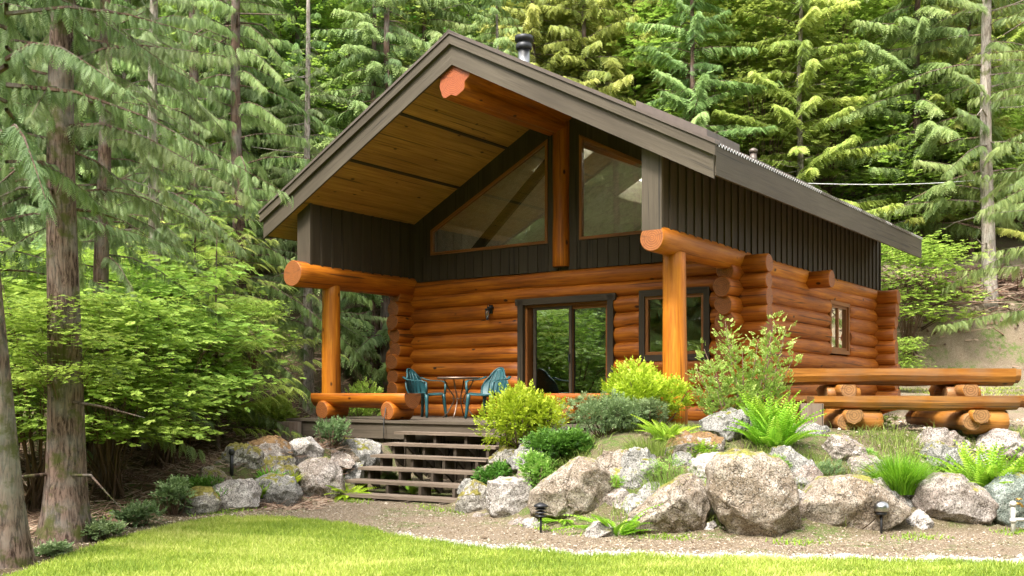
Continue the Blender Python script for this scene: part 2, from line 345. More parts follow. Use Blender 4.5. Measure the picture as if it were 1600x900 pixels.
# ------------------------------------------------------------------ terrain
_fx = np.array([-30, -6, -3.92, -3.27, -2.4, -1.5, -.70, 0, .64, 2.0, 2.77, 4.0, 5.35, 9, 30])
_fy = np.array([14, 12, 11.9, 12.6, 13.9, 13.3, 12.5, 11.5, 10.5, 10.2, 9.95, 10.3, 10.7, 11.5, 14])
def sst(t): t = np.clip(t, 0, 1); return t * t * (3 - 2 * t)
def terrain(x, y):
    x = np.asarray(x, float); y = np.asarray(y, float)
    yf = np.interp(x, _fx, _fy)
    left = .12 * np.maximum(0, y - 11.5) - .25 * sst((y - 9.5) / 2) * sst((-5 - x) / 2)
    plate = .62 + .36 * sst((x - .2) / 1.2)
    terr = plate * sst((y - yf + .15) / (1.9 + .3 * sst((x - 1) / 2)))
    wl = sst((x + 4.9) / 1.5)
    z = left * (1 - wl) + terr * wl
    hx, hy = house_xy(x, y)                      # crawl space below the cabin and its deck
    ins = sst((hx + .5) / .6) * sst((7.1 - hx) / .5) * sst((hy + .6) / .6) * sst((10 - hy) / .5)
    z = z * (1 - ins) + np.minimum(z, .66) * ins
    cs = sst((hx - 1.75) / .3) * sst((4.75 - hx) / .3) * sst((hy + 2.6) / .3) * sst((.3 - hy) / .3)
    z = z * (1 - cs) + np.minimum(z, .02 + .12 * sst((hy + 2) / 2)) * cs
    yr = np.interp(x, [-30, -6, -1, 4, 9, 30], [19.5, 20.5, 25.5, 27.0, 26.3, 25.5])
    hill = .50 * np.maximum(0, y - yr)
    bankb = np.interp(x, [-30, 1, 6, 30], [0, .2, 1.7, 2.2])
    z = z + hill + bankb * sst((y - yr) / 1.6)
    z = z + np.interp(x, [3, 8], [0, .55]) * sst((y - 17) / 9)
    z = z + (.025 * np.sin(1.3 * x + 2 * np.sin(.7 * y)) + .02 * np.sin(2.9 * y + x)) * sst((y - yf) / 2)
    z = z + np.where(y > 24, .35 * np.sin(.45 * x + .3 * y) * sst((y - 27) / 6), 0)
    return z
def gz(x, y): return float(terrain(x, y))
def ground_at(px, py):
    t = np.arange(6, 80, .02); x = (px - 800) / FPX * t; z = EYE + (HOR - py) / FPX * t
    hit = np.nonzero(z < terrain(x, t))[0]
    i = hit[0] if len(hit) else -1
    return Vector((x[i], t[i], float(terrain(x[i], t[i]))))
def at(px, py, d): return Vector(((px - 800) / FPX * d, d, EYE + (HOR - py) / FPX * d))

xs = np.concatenate([np.linspace(-160, -16, 25), np.linspace(-15, 15, 200), np.linspace(16, 160, 25)])
ys = np.concatenate([np.linspace(-120, 4, 20), np.linspace(5, 30, 170), np.linspace(31, 150, 70)])
XX, YY = np.meshgrid(xs, ys); ZZ = terrain(XX, YY)
ZZ = np.where(YY > 95, ZZ + 0, ZZ)
vs = np.stack([XX, YY, ZZ], -1).reshape(-1, 3); nx, ny = len(xs), len(ys)
ii = (np.arange(ny - 1)[:, None] * nx + np.arange(nx - 1)[None]).ravel()
fs = np.stack([ii, ii + 1, ii + nx + 1, ii + nx], -1)
def fastmesh(name, verts, faces, mats, tint=None, smooth=True, mi=None, parent=None, link=True):
    me = bpy.data.meshes.new(name); k = faces.shape[1]
    me.vertices.add(len(verts)); me.vertices.foreach_set('co', np.ascontiguousarray(verts, dtype=np.float32).ravel())
    me.loops.add(faces.size); me.loops.foreach_set('vertex_index', np.ascontiguousarray(faces, dtype=np.int32).ravel())
    me.polygons.add(len(faces)); me.polygons.foreach_set('loop_start', np.arange(0, faces.size, k, dtype=np.int32))
    me.polygons.foreach_set('loop_total', np.full(len(faces), k, dtype=np.int32))
    me.polygons.foreach_set('use_smooth', np.full(len(faces), smooth))
    if mi is not None: me.polygons.foreach_set('material_index', mi.astype(np.int32))
    if tint is not None:
        a = me.attributes.new('tint', 'FLOAT', 'POINT'); a.data.foreach_set('value', np.ascontiguousarray(tint, dtype=np.float32))
    for m_ in (mats if isinstance(mats, (list, tuple)) else [mats]): me.materials.append(M[m_])
    me.update(calc_edges=True)
    if not link: return me
    o = bpy.data.objects.new(name, me); col.objects.link(o)
    if parent: o.parent = parent
    return o
def groundmat():
    m, n, p = mat('forest_floor_and_gravel')
    v = coord(n)
    g1 = noise(n, v, 85, 5, .75); g2 = noise(n, v, 1.1, 4, .6); g3 = noise(n, v, 9, 5, .7)
    grav = ramp(n, g1, [(.36, (.09, .062, .04)), (.5, (.235, .18, .125)), (.64, (.38, .315, .235))])
    litter = ramp(n, g1, [(.36, (.03, .024, .012)), (.52, (.10, .075, .042)), (.68, (.20, .155, .09))])
    green = ramp(n, g1, [(.35, (.03, .055, .01)), (.65, (.16, .24, .05))])
    sp = nd(n, 'ShaderNodeSeparateXYZ'); n.links.new(v, sp.inputs[0])
    def mr(s, a, b):
        r = nd(n, 'ShaderNodeMapRange', interpolation_type='SMOOTHSTEP'); r.inputs[1].default_value = a; r.inputs[2].default_value = b
        n.links.new(s, r.inputs[0]); return r.outputs[0]
    left = mr(sp.outputs[0], -2.2, -3.6); b1 = nd(n, 'ShaderNodeMath', operation='MULTIPLY'); n.links.new(mr(sp.outputs[1], 25, 28), b1.inputs[0]); n.links.new(mr(sp.outputs[0], 9.5, 7.5), b1.inputs[1]); b2 = nd(n, 'ShaderNodeMath', operation='MAXIMUM'); n.links.new(b1.outputs[0], b2.inputs[0]); n.links.new(mr(sp.outputs[1], 29.5, 31), b2.inputs[1]); back = b2.outputs[0]
    mxm = nd(n, 'ShaderNodeMath', operation='MAXIMUM'); n.links.new(left, mxm.inputs[0]); n.links.new(back, mxm.inputs[1])
    soil = ramp(n, g1, [(.34, (.05, .035, .02)), (.5, (.14, .11, .06)), (.66, (.30, .26, .17))])
    at_ = nd(n, 'ShaderNodeAttribute'); at_.attribute_name = 'tint'; grav = mix(n, at_.outputs['Fac'], grav, soil)
    c = mix(n, mxm.outputs[0], grav, litter)
    gm0 = nd(n, 'ShaderNodeMath', operation='MULTIPLY_ADD'); gm0.inputs[1].default_value = .10; n.links.new(at_.outputs['Fac'], gm0.inputs[0]); n.links.new(g2, gm0.inputs[2]); gm = ramp(n, gm0.outputs[0], [(.50, (0, 0, 0)), (.62, (.85,) * 3)])
    mm = nd(n, 'ShaderNodeMath', operation='MULTIPLY'); n.links.new(gm, mm.inputs[0]); n.links.new(ramp(n, g3, [(.42, (0, 0, 0)), (.58, (1, 1, 1))]), mm.inputs[1])
    c = mix(n, mm.outputs[0], c, green)
    n.links.new(c, p.inputs['Base Color']); p.inputs['Roughness'].default_value = .95; p.inputs['Specular IOR Level'].default_value = .1
    bump(n, p, g1, .8, .03); return m
M['ground'] = groundmat()
_yf = np.interp(vs[:, 0], _fx, _fy); ground = fastmesh('ground', vs, fs, 'ground', tint=np.maximum(sst((vs[:, 1] - _yf + .1) / .3) * sst((_yf + 2.3 - vs[:, 1]) / .5), .35 * sst((vs[:, 1] - 25.5) / 1.5) * sst((vs[:, 0] - 7) / 2))); ground['kind'] = 'structure'

# lawn sheet and pale gravel strip
lawn_px = [(-140, 935), (0, 905), (60, 888), (110, 866), (200, 838), (270, 822), (335, 811), (420, 810), (520, 817), (600, 834), (680, 850), (760, 858), (900, 869), (1100, 873), (1300, 877), (1600, 882), (1900, 886)]
LX = np.array([(px - 800) / FPX * FPX * EYE / (py - HOR) for px, py in lawn_px]); LY = np.array([FPX * EYE / (py - HOR) for px, py in lawn_px])
def lawn_edge(x): return np.interp(x, LX, LY) + .05 * np.sin(7 * x) + .04 * np.sin(17 * x + 1) + .02 * np.sin(41 * x)
def strip(name, e0, e1, x0, x1, zoff, m_, nxx=240, nyy=24):
    xx = np.linspace(x0, x1, nxx); a = e0(xx); b = e1(xx); t = np.linspace(0, 1, nyy)[:, None]
    Y_ = a[None] * (1 - t) + b[None] * t; X_ = np.repeat(xx[None], nyy, 0); Z_ = terrain(X_, Y_) + zoff
    v_ = np.stack([X_, Y_, Z_], -1).reshape(-1, 3); i_ = (np.arange(nyy - 1)[:, None] * nxx + np.arange(nxx - 1)[None]).ravel()
    o = fastmesh(name, v_, np.stack([i_, i_ + 1, i_ + nxx + 1, i_ + nxx], -1), m_); o['kind'] = 'structure'; return o
def lawnmat():
    m, n, p = mat('lawn_turf'); v = coord(n); a = noise(n, v, 60, 4, .7); b = noise(n, v, 1.2, 4, .6)
    c = ramp(n, a, [(.35, (.10, .15, .02)), (.65, (.28, .33, .05))]); c = mix(n, ramp(n, b, [(.4, (0, 0, 0)), (.7, (.6,) * 3)]), c, (.42, .46, .09))
    n.links.new(c, p.inputs['Base Color']); p.inputs['Roughness'].default_value = .9; p.inputs['Specular IOR Level'].default_value = .1; bump(n, p, a, .8, .03); return m
M['lawn'] = lawnmat(); M['gravel'] = plain('pale_gravel', (.34, .31, .27), .9, 0, .55, 70, .8, .1)
strip('lawn', lambda x: 0 * x - 40, lawn_edge, -40, 30, .012, 'lawn', 900, 60)
strip('gravel_path', lambda x: lawn_edge(x) + .0, lambda x: lawn_edge(x) + np.interp(x, [-1.5, 0, 2, 8], [.02, .16, .26, .30]) + .04 * np.sin(9 * x), -1.5, 12, .008, 'gravel')

# ------------------------------------------------------------------ foliage tools
def frames(d, up):
    d = d / np.linalg.norm(d, axis=1, keepdims=True)
    s = np.cross(up, d); s /= np.linalg.norm(s, axis=1, keepdims=True) + 1e-9
    return d, s, np.cross(d, s)
def stamp(tmpl, base, d, up, L, tint, wid=None):
    tv, tf, tt = tmpl; d, s, u = frames(d, up); n = len(base); V = len(tv)
    wd = L if wid is None else wid
    P = base[:, None] + tv[None, :, 0:1] * d[:, None] * L[:, None, None] + tv[None, :, 1:2] * s[:, None] * wd[:, None, None] + tv[None, :, 2:3] * u[:, None] * L[:, None, None]
    F = tf[None] + (np.arange(n) * V)[:, None, None]
    T = np.clip(tint[:, None] + tt[None], 0, 1)
    return P.reshape(-1, 3), F.reshape(-1, tf.shape[1]), T.ravel()
def frond(n, ll=.42, lw=.10, ang=48, droop=.35, tw=.0, asym=0.):
    v = []; f = []; t = []
    for i in range(n):
        u = (i + .3) / n; l = ll * (1 - u) ** .6 * min(1, .45 + u * 2.5); z = -droop * u * u
        for sgn in (-1, 1):
            a = math.radians(ang); dx, dy = math.cos(a), math.sin(a) * sgn; b = len(v); wq = lw * (1 - .4 * u)
            x0 = u * .95 + (.5 / n * (sgn > 0)); zz = -droop * x0 * x0
            v += [(x0, 0, zz), (x0 + dx * l * .45 - dy * wq * .5, dy * l * .45 + dx * wq * .5, zz - .03), (x0 + dx * l, dy * l, zz - l * .35), (x0 + dx * l * .45 + dy * wq * .5, dy * l * .45 - dx * wq * .5, zz - .05)]
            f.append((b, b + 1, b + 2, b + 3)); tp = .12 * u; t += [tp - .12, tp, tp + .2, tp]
    b = len(v); v += [(0, -.012, 0), (.5, -.012, -droop * .25), (1, 0, -droop), (.5, .012, -droop * .25)]; f.append((b, b + 1, b + 2, b + 3)); t += [-.2] * 4
    return np.array(v), np.array(f), np.array(t)
def leaf_twig(n, seed, lw=.5, spread=1.0):
    r = np.random.default_rng(seed); v = []; f = []; t = []
    for i in range(n):
        u = (i + 1) / n; sgn = 1 if i % 2 else -1; a = sgn * r.uniform(.5, 1.2) if i < n - 1 else 0
        dx, dy = math.cos(a), math.sin(a); l = .42 * r.uniform(.75, 1.15); wq = l * lw; b = len(v); x0 = u * .75; dz = r.uniform(-.25, .05) * l; tl = r.uniform(-.3, .3)
        v += [(x0, 0, 0), (x0 + dx * l * .5 - dy * wq * .5, dy * l * .5 + dx * wq * .5, dz * .4 + tl * wq), (x0 + dx * l, dy * l, dz), (x0 + dx * l * .5 + dy * wq * .5, dy * l * .5 - dx * wq * .5, dz * .4 - tl * wq)]
        f.append((b, b + 1, b + 2, b + 3)); q = r.uniform(-.15, .15) + (.12 if i == n - 1 else 0); t += [q - .05, q, q + .06, q]
    return np.array(v), np.array(f), np.array(t)
FR_FINE = frond(8, .40, .08); FR_MID = frond(5, .52, .19, 44, .5); FR_FAR = frond(5, .55, .22, 46, .5)
FERN = frond(17, .26, .06, 68, .55)
TW6 = leaf_twig(6, 1); TW7 = leaf_twig(7, 2, .34); TW5 = leaf_twig(5, 3, .75)
def trunk_mesh(name, H, r0, r1, m_, lean=(0, 0), seg=12, flare=.45, stubs=0, seed=0):
    r = random.Random(seed); b = MB(); n = 22; pts = []; rad = []
    zz = [-.3, -.05, .12, .3, .6] + [H * (i / n) for i in range(1, n + 1) if H * i / n > .8]
    for z in zz:
        u = max(0, z) / H; pts.append((lean[0] * z + .03 * math.sin(z * .9 + seed), lean[1] * z + .03 * math.sin(z * .7 + 2 * seed), z))
        rad.append((r0 + (r1 - r0) * u) * (1 + flare * math.exp(-max(0, z) / .28)))
    b.tube(pts, 0, seg, rad=rad)
    for i in range(stubs):
        z = r.uniform(.5, H * .7); a = r.uniform(0, 6.28); l = r.uniform(.3, 1.5); p = Vector((lean[0] * z, lean[1] * z, z))
        b.tube([p, p + Vector((math.cos(a) * l * .5, math.sin(a) * l * .5, r.uniform(-.1, .1) * l)), p + Vector((math.cos(a) * l, math.sin(a) * l, r.uniform(-.35, .1) * l))], 0, 5, rad=[.02, .013, .004])
    me_o = b.build(name, m_); me = me_o.data; bpy.data.objects.remove(me_o)
    # uneven bark outline
    co = np.zeros(len(me.vertices) * 3, dtype=np.float32); me.vertices.foreach_get('co', co); co = co.reshape(-1, 3)
    k = 1 + .05 * np.sin(np.arctan2(co[:, 1], co[:, 0]) * 5 + co[:, 2] * .8) * np.exp(-np.maximum(0, co[:, 2]) / 2.5)
    nn = len(zz) * seg; co[:nn, :2] *= k[:nn, None]; me.vertices.foreach_set('co', co.ravel()); me.update(); return me
def conifer_crown(name, m_, H=14, z0=2., Rm=2.8, nbr=70, tmpl=FR_MID, sp=.24, sl=.55, droop=.9, seed=0, hang=45, side=60, top_taper=1.0, jit=.25, wide=1.0, limb=True, thin=0.):
    r = np.random.default_rng(seed); B = []; D = []; U = []; L = []; T = []; mb = MB()
    for i in range(nbr):
        u = ((i + r.uniform(0, 1)) / nbr) ** .9; z = z0 + (H - z0) * u
        az = i * 2.399 + r.uniform(-.5, .5); Lb = Rm * ((1 - u) ** .75 * top_taper + .06) * r.uniform(.65, 1.15)
        hd = np.array([math.cos(az), math.sin(az), 0]); n = max(3, int(Lb / sp)); t = (np.arange(n) + r.uniform(0, 1, n)) / n; t.sort()
        rise = r.uniform(-.12, .5); hb = hang * r.uniform(.65, 1.3); dr = droop * r.uniform(.6, 1.3)
        def pos(t): 
            t = np.asarray(t)[..., None]; return np.array([0, 0, z]) + hd * Lb * t + np.array([0, 0, 1]) * Lb * (rise * t - dr * t * t * .75 + .22 * dr * t ** 4)
        if limb:
            tt = np.linspace(0, .95, 5); mb.tube([tuple(q) for q in pos(tt)], 0, 4, rad=[.026 * Lb / 3 + .004, .016 * Lb / 3 + .003, .010 * Lb / 3 + .002, .004, .002], cap=False)
        k0 = r.uniform(.05, .22); bt = r.normal(0, .15)
        for sgn in (-1, 1, 0):
            tq = t[t > k0 * .5] if sgn else t[t > .45]
            if thin and len(tq): tq = tq[r.uniform(0, 1, len(tq)) > thin]
            n2 = len(tq)
            if not n2: continue
            p = pos(tq); ang = az + sgn * np.radians(side + r.normal(0, 20, n2))
            pit = np.radians(hb * (.55 + .75 * r.uniform(0, 1, n2)) + (8 if sgn == 0 else 0))
            d = np.stack([np.cos(ang) * np.cos(pit), np.sin(ang) * np.cos(pit), -np.sin(pit)], -1)
            up = np.array([0, 0, 1]) + r.normal(0, jit, (n2, 3)) + hd * .25
            l = sl * r.uniform(.65, 1.25, n2) * (1.05 - .35 * tq) * (.6 + .4 * min(1, Lb / 2))
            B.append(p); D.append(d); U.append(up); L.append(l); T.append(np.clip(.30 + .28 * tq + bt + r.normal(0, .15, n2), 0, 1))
    B, D, U, L, T = map(np.concatenate, (B, D, U, L, T))
    P, F, TT = stamp(tmpl, B, D, U, L, T, L * wide)
    if mb.v:
        P = np.concatenate([P, np.array([tuple(q) for q in mb.v])]); F2 = np.array(mb.f) + len(TT); mi_ = np.concatenate([np.zeros(len(F)), np.ones(len(F2))]); F = np.concatenate([F, F2]); TT = np.concatenate([TT, np.full(len(mb.v), .5)])
        return fastmesh(name, P, F, [m_, 'bark_red'], TT, False, mi_, link=False), None
    return fastmesh(name, P, F, m_, TT, False, link=False), None
def limbs_mesh(name, mb, m_):
    o = mb.build(name, m_); me = o.data; bpy.data.objects.remove(o); return me
def shrub_mesh(name, m_, w_, d_, h_, n, leaf, tmpl=TW6, seed=0, lumps=9, low=.05, flat=.0, up=.6, shell=.55, tb=.45):
    r = np.random.default_rng(seed); c = []; rr = []
    for i in range(lumps):
        a = r.uniform(0, 6.28); q = math.sqrt(r.uniform(0, 1)) * .62
        c.append((math.cos(a) * q * w_ / 2, math.sin(a) * q * d_ / 2, h_ * (low + .30 + r.uniform(0, .45) * (1 - .5 * q)))); rr.append(r.uniform(.20, .34))
    c = np.array(c); rr = np.array(rr); k = r.integers(0, lumps, n); dirs = r.normal(0, 1, (n, 3)); dirs /= np.linalg.norm(dirs, axis=1, keepdims=True)
    rad = (shell + (1 - shell) * r.uniform(0, 1, n)) * (1 + .25 * (r.uniform(0, 1, n) > .92)); sc = np.array([w_ * .8, d_ * .8, h_ * .85])
    P = c[k] + dirs * rad[:, None] * rr[k, None] * sc; P[:, 2] = np.maximum(P[:, 2], .02 + r.uniform(0, .1, n) * h_)
    D = dirs + r.normal(0, .45, (n, 3)) + np.array([0, 0, up]); D[:, 2] *= (1 - flat)
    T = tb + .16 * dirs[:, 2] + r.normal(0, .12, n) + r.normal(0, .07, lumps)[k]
    V, F, TT = stamp(tmpl, P, D, np.array([0, 0, 1]) + r.normal(0, .5 * (1 - flat) + .08, (n, 3)), leaf * r.uniform(.7, 1.3, n), np.clip(T, 0, 1))
    me = fastmesh(name, V, F, m_, TT, False, link=False); mb = MB()
    for i in range(lumps * 2):
        q = Vector(c[i % lumps]) + Vector((r.normal(0, .1 * w_), r.normal(0, .1 * d_), r.uniform(0, .15) * h_)); b0 = Vector((r.normal(0, .04 * w_), r.normal(0, .04 * d_), -.06))
        mid = b0.lerp(q, .5) + Vector((q.x * .12, q.y * .12, -.03)); mb.tube([b0, mid, q], 0, 5, rad=[.011 * h_ + .004, .007 * h_ + .003, .003])
    return me, mb
def blades(name, m_, base, L, wd, lean, tint, seed=0, parent=None, seg=2, outward=None):
    r = np.random.default_rng(seed); n = len(base); az = r.uniform(0, 6.28, n) if outward is None else outward
    d = np.stack([np.cos(az), np.sin(az), 0 * az], -1); s = np.stack([-np.sin(az + r.normal(0, .8, n)), np.cos(az + r.normal(0, .8, n)), 0 * az], -1)
    V = []; T = []
    for k in range(seg + 1):
        u = k / seg; c = base + np.array([0, 0, 1]) * (L * (u - .35 * lean * u * u))[:, None] + d * (L * lean * u ** 1.8)[:, None]
        w_ = (wd * (1 - u ** 1.5))[:, None]
        if k < seg: V += [c - s * w_ / 2, c + s * w_ / 2]; T += [tint + .15 * (u - .5)] * 2
        else: V += [c]; T += [tint + .1]
    nv = len(V); V = np.stack(V, 1).reshape(-1, 3); T = np.clip(np.stack(T, 1), 0, 1).ravel(); o_ = (np.arange(n) * nv)[:, None]; Fs = []
    for k in range(seg - 1): Fs += [o_ + np.array([[2 * k, 2 * k + 1, 2 * k + 3]]), o_ + np.array([[2 * k, 2 * k + 3, 2 * k + 2]])]
    Fs.append(o_ + np.array([[2 * seg - 2, 2 * seg - 1, 2 * seg]]))
    return fastmesh(name, V, np.concatenate(Fs), m_, T, False, parent=parent)
def put_mesh(name, me, parent, mats=None):
    o = bpy.data.objects.new(name, me); col.objects.link(o); o.parent = parent
    if mats is not None:
        o.material_slots[0].link = 'OBJECT'; o.material_slots[0].material = M[mats]
    return o

# ------------------------------------------------------------------ the log cabin
cabin = thing('log_cabin', 'orange-stained log cabin with brown board gable, deep front porch and metal roof', 'cabin', hw(0, 0, 0), -TH)
XL, XR = -.13, W - .02                       # centre lines of the two side walls
def jr(a): return random.uniform(-a, a)
def wall_front(parent):
    b = MB(); k = 0; z = -.14
    while z < 2.56:
        r = .148 if z < 2.4 else .12
        r *= 1 + jr(.05); xa = XL - .5 + jr(.05); xb = XR + .52
        segs = [(xa, xb)]
        cuts = []
        if z < 2.05: cuts.append((2.46, 4.35))
        if .87 < z < 2.10: cuts.append((4.83, 6.05))
        for c0, c1 in cuts:
            ns = []
            for s0, s1 in segs:
                if c0 > s0: ns.append((s0, min(s1, c0)))
                if c1 < s1: ns.append((max(s0, c1), s1))
            segs = ns
        for s0, s1 in segs:
            if s1 - s0 > .1: b.log((s0, YW + jr(.012), z + jr(.008)), (s1, YW + jr(.012), z + jr(.012)), r, r * (1 + jr(.05)), bend=.006)
        k += 1; z += .25 if z < 2.2 else .215
    return b.build('front_log_wall', ['log', 'log_end'], parent)
wf = wall_front(cabin)
def wall_side(x, parent, win=None, end=.5):
    b = MB(); z = -.015
    while z < 2.3:
        r = .150 * (1 + jr(.06)); ya = YW - end - jr(.07); yb = YB + .42
        segs = [(ya, yb)] if not (win and win[2] - .05 < z < win[3] + .06) else [(ya, win[0]), (win[1], yb)]
        for s0, s1 in segs: b.log((x, s0, z + jr(.01)), (x, s1, z + jr(.012)), r, r * (1 + jr(.06)), bend=.006)
        z += .25
    return b.build('side_log_wall', ['log', 'log_end'], parent)
wall_side(XL, cabin)
SW = (6.56, 7.66, 1.15, 2.12)
ws = wall_side(XR, cabin, SW)
b = MB(); z = -.14
while z < 2.5:
    b.log((XL - .45, YB, z), (XR + .5 + jr(.04), YB, z), .148 * (1 + jr(.05)), bend=.005); z += .25
b.build('back_log_wall', ['log', 'log_end'], cabin)
b = MB(); b.log((XR - .6, 5.45, 2.37), (XR + .52, 5.45, 2.37), .155); b.build('partition_log', ['log', 'log_end'], cabin)
# plate logs over the posts
b = MB(); b.log((XL, -.28, 2.41), (XL, YB + .3, 2.41), .215, .16, seg=28, wob=.03, bend=.01); b.build('porch_beam', ['log', 'log_end'], cabin)
b = MB(); b.log((XR, -.02, 2.46), (XR, YB + .3, 2.42), .185, .155, seg=28, wob=.03, bend=.01); b.build('porch_beam', ['post', 'log_end'], cabin)
for x, r in ((XL, .165), (XR + .02, .168)):
    b = MB(); b.log((x, .6, 0.003), (x, .6, 2.32), r * 1.02, r * .93, seg=28, wob=.02, bend=.004); b.build('porch_post', ['post', 'log_end'], cabin)
ph = [1.2, .4, 2.2]
b = MB(); b.log((W / 2 - .005, -.16, 5.08), (W / 2 - .005, 9.2, 5.08), .29, .25, seg=48, wob=.01, lobes=lambda a: 1 + .09 * math.sin(5 * a + .6) + .05 * math.sin(9 * a + 2) + .05 * math.sin(2 * a), rings=12); b.build('ridge_beam', ['log', 'ridge_end'], cabin)
b = MB(); b.log((3.30, YW - .06, 2.56), (3.30, YW - .06, 5.0), .155, .15, seg=20); b.build('king_post', ['log', 'log_end'], cabin)

# roof
def soff(x): return rz_(x) - .383
RX, RZ, SL = W / 2, 5.68, .526
EV = 4.145; Y0, Y1 = -.175, 9.42
def rz_(x): return RZ - SL * abs(x - RX)
roof = MB()
def slab(b, xa, xb, ya, yb, top, bot, mi=0, along=(0, 1, 0)):
    b.prism([(xa, rz_(xa) + top), (xb, rz_(xb) + top), (xb, rz_(xb) + bot), (xa, rz_(xa) + bot)], None, 'y', ya, yb, mi, along)
holes = [(1.85, 2.8, 3.8, 4.75), (1.85, 2.85, 6.95, 8.1), (4.25, 5.45, 3.65, 4.85), (4.25, 5.45, 5.6, 6.9), (4.25, 5.45, 7.4, 8.6)]  # last two right-slope openings are unseen, added to brighten the room inside
def slab_holes(b, xa, xb, ya, yb, top, bot, mi=0):
    hs = sorted([h for h in holes if h[0] >= xa and h[1] <= xb], key=lambda h: h[2]); y = ya
    for h in hs:
        if h[2] <= ya or h[3] >= yb: continue
        slab(b, xa, xb, y, h[2], top, bot, mi); slab(b, xa, h[0], h[2], h[3], top, bot, mi); slab(b, h[1], xb, h[2], h[3], top, bot, mi); y = h[3]
    slab(b, xa, xb, y, yb, top, bot, mi)
slab_holes(roof, RX - EV, RX, Y0, Y1, -.002, -.36); slab_holes(roof, RX, RX + EV, Y0, Y1, -.002, -.36)
roof = roof.build('roof', 'dark', cabin)
# corrugated sheets with their pale cut edge
pitch = .085; n = int((Y1 + .1 - Y0) / pitch) * 4; yy = np.linspace(Y0 - .04, Y1 + .06, n)
zz = .022 * np.sin((yy - Y0) / pitch * 2 * math.pi)
for sgn in (-1, 1):
    V = []; F = []; mi = []
    rows = [RX + sgn * .0, RX + sgn * 2.0, RX + sgn * (EV + .05)]
    for x in rows: V.append(np.stack([np.full(n, x), yy, rz_(x) + .032 + zz], -1))
    V.append(V[-1] + np.array([0, 0, -.016])); V.append(V[-2][...] * 1); V = V[:4]
    for k in range(3):
        i = np.arange(n - 1) + k * n; F.append(np.stack([i, i + 1, i + 1 + n, i + n], -1)); mi.append(np.full(n - 1, 1 if k == 2 else 0))
    vv = np.concatenate(V); hs = [h for h in holes if (h[0] > RX) == (sgn > 0)]
    ff = np.concatenate(F); mm_ = np.concatenate(mi)
    if True:   # sheet is cut around the skylights by leaving the strip of columns open
        cy = vv[ff[:, 0], 1]; keep = np.ones(len(ff), bool); extra = []
        for h in hs:
            ins = (cy > h[2] - .04) & (cy < h[3] + .04) & (mm_ == 0); keep &= ~ins
            for (xa, xb) in ((min(RX, RX + sgn * (EV + .05)), h[0]), (h[1], max(RX, RX + sgn * (EV + .05)))):
                extra.append((xa, xb, h[2] - .05, h[3] + .05))
        ff = ff[keep]; mm_ = mm_[keep]
    o = fastmesh('metal_sheet', vv, ff, ['roofmetal', 'cutmetal'], None, True, mm_, roof)
    if extra:
        b = MB()
        for e in extra: slab(b, *e, .045, .0)
        b.build('skylight_flashing', 'roofmetal', roof)
for h in holes:  # seen skylights plus the two added ones that let in extra light
    b = MB(); t = .06
    for (xa, xb, ya, yb) in ((h[0] - t, h[1] + t, h[2] - t, h[2]), (h[0] - t, h[1] + t, h[3], h[3] + t), (h[0] - t, h[0], h[2], h[3]), (h[1], h[1] + t, h[2], h[3])): slab(b, xa, xb, ya, yb, .28 if h[2] == 3.65 else .17, -.02)
    o = b.build('skylight_frame', 'roofmetal', roof)
    b = MB(); slab(b, h[0] + .001, h[1] - .001, h[2] + .001, h[3] - .001, .13, .12); b.build('skylight_glass', 'skyglass', roof)
    b = MB()
    for (xa, xb, ya, yb) in ((h[0] - .0, h[1] + .0, h[2] - .02, h[2] + .01), (h[0], h[1], h[3] - .01, h[3] + .02), (h[0] - .02, h[0] + .01, h[2], h[3]), (h[1] - .01, h[1] + .02, h[2], h[3])): slab(b, xa, xb, ya, yb, .1, -.365)
    b.build('skylight_shaft', 'ceil', roof)
b = MB()
for sgn in (-1, 1):
    e = RX + sgn * (EV + .02)
    xa, xb = min(e, RX), max(e, RX)
    slab(b, xa, xb, Y0 - .035, Y0, -.10, -.42, 0, (1, 0, sgn * -SL))
b.build('rake_board', 'rake', roof)
b = MB()
for sgn in (-1, 1):
    e = RX + sgn * (EV + .06); xa, xb = min(e, RX), max(e, RX)
    slab(b, xa, xb, Y0 - .085, Y0 - .037, .015, -.125, 0, (1, 0, sgn * -SL))
b.build('rake_trim', 'rake', roof)
b = MB()
for sgn in (-1, 1):
    e = RX + sgn * (EV + .07); xa, xb = min(e, RX), max(e, RX)
    slab(b, xa, xb, Y0 - .105, Y0 + .02, .062, .018); slab(b, xa, xb, Y0 + .03, Y0 + .10, .075, .05)
b.build('rake_flashing', 'roofmetal', roof)
b = MB(); b.prism([(RX - .18, RZ - .095 + .065), (RX, RZ + .075), (RX + .18, RZ - .095 + .065), (RX + .18, RZ - .095 + .05), (RX, RZ + .06), (RX - .18, RZ - .095 + .05)], None, 'y', Y0 - .11, Y1 + .07); b.build('ridge_cap', 'roofmetal', roof)
for sgn in (-1, 1):
    b = MB(); e = RX + sgn * (EV + .002); xa, xb = sorted((e, e + sgn * .035)); zt = RZ - SL * EV
    b.box((xa, Y0, zt - .385), (xb, Y1 + .02, zt - .015)); b.build('eave_fascia', 'rake', roof)
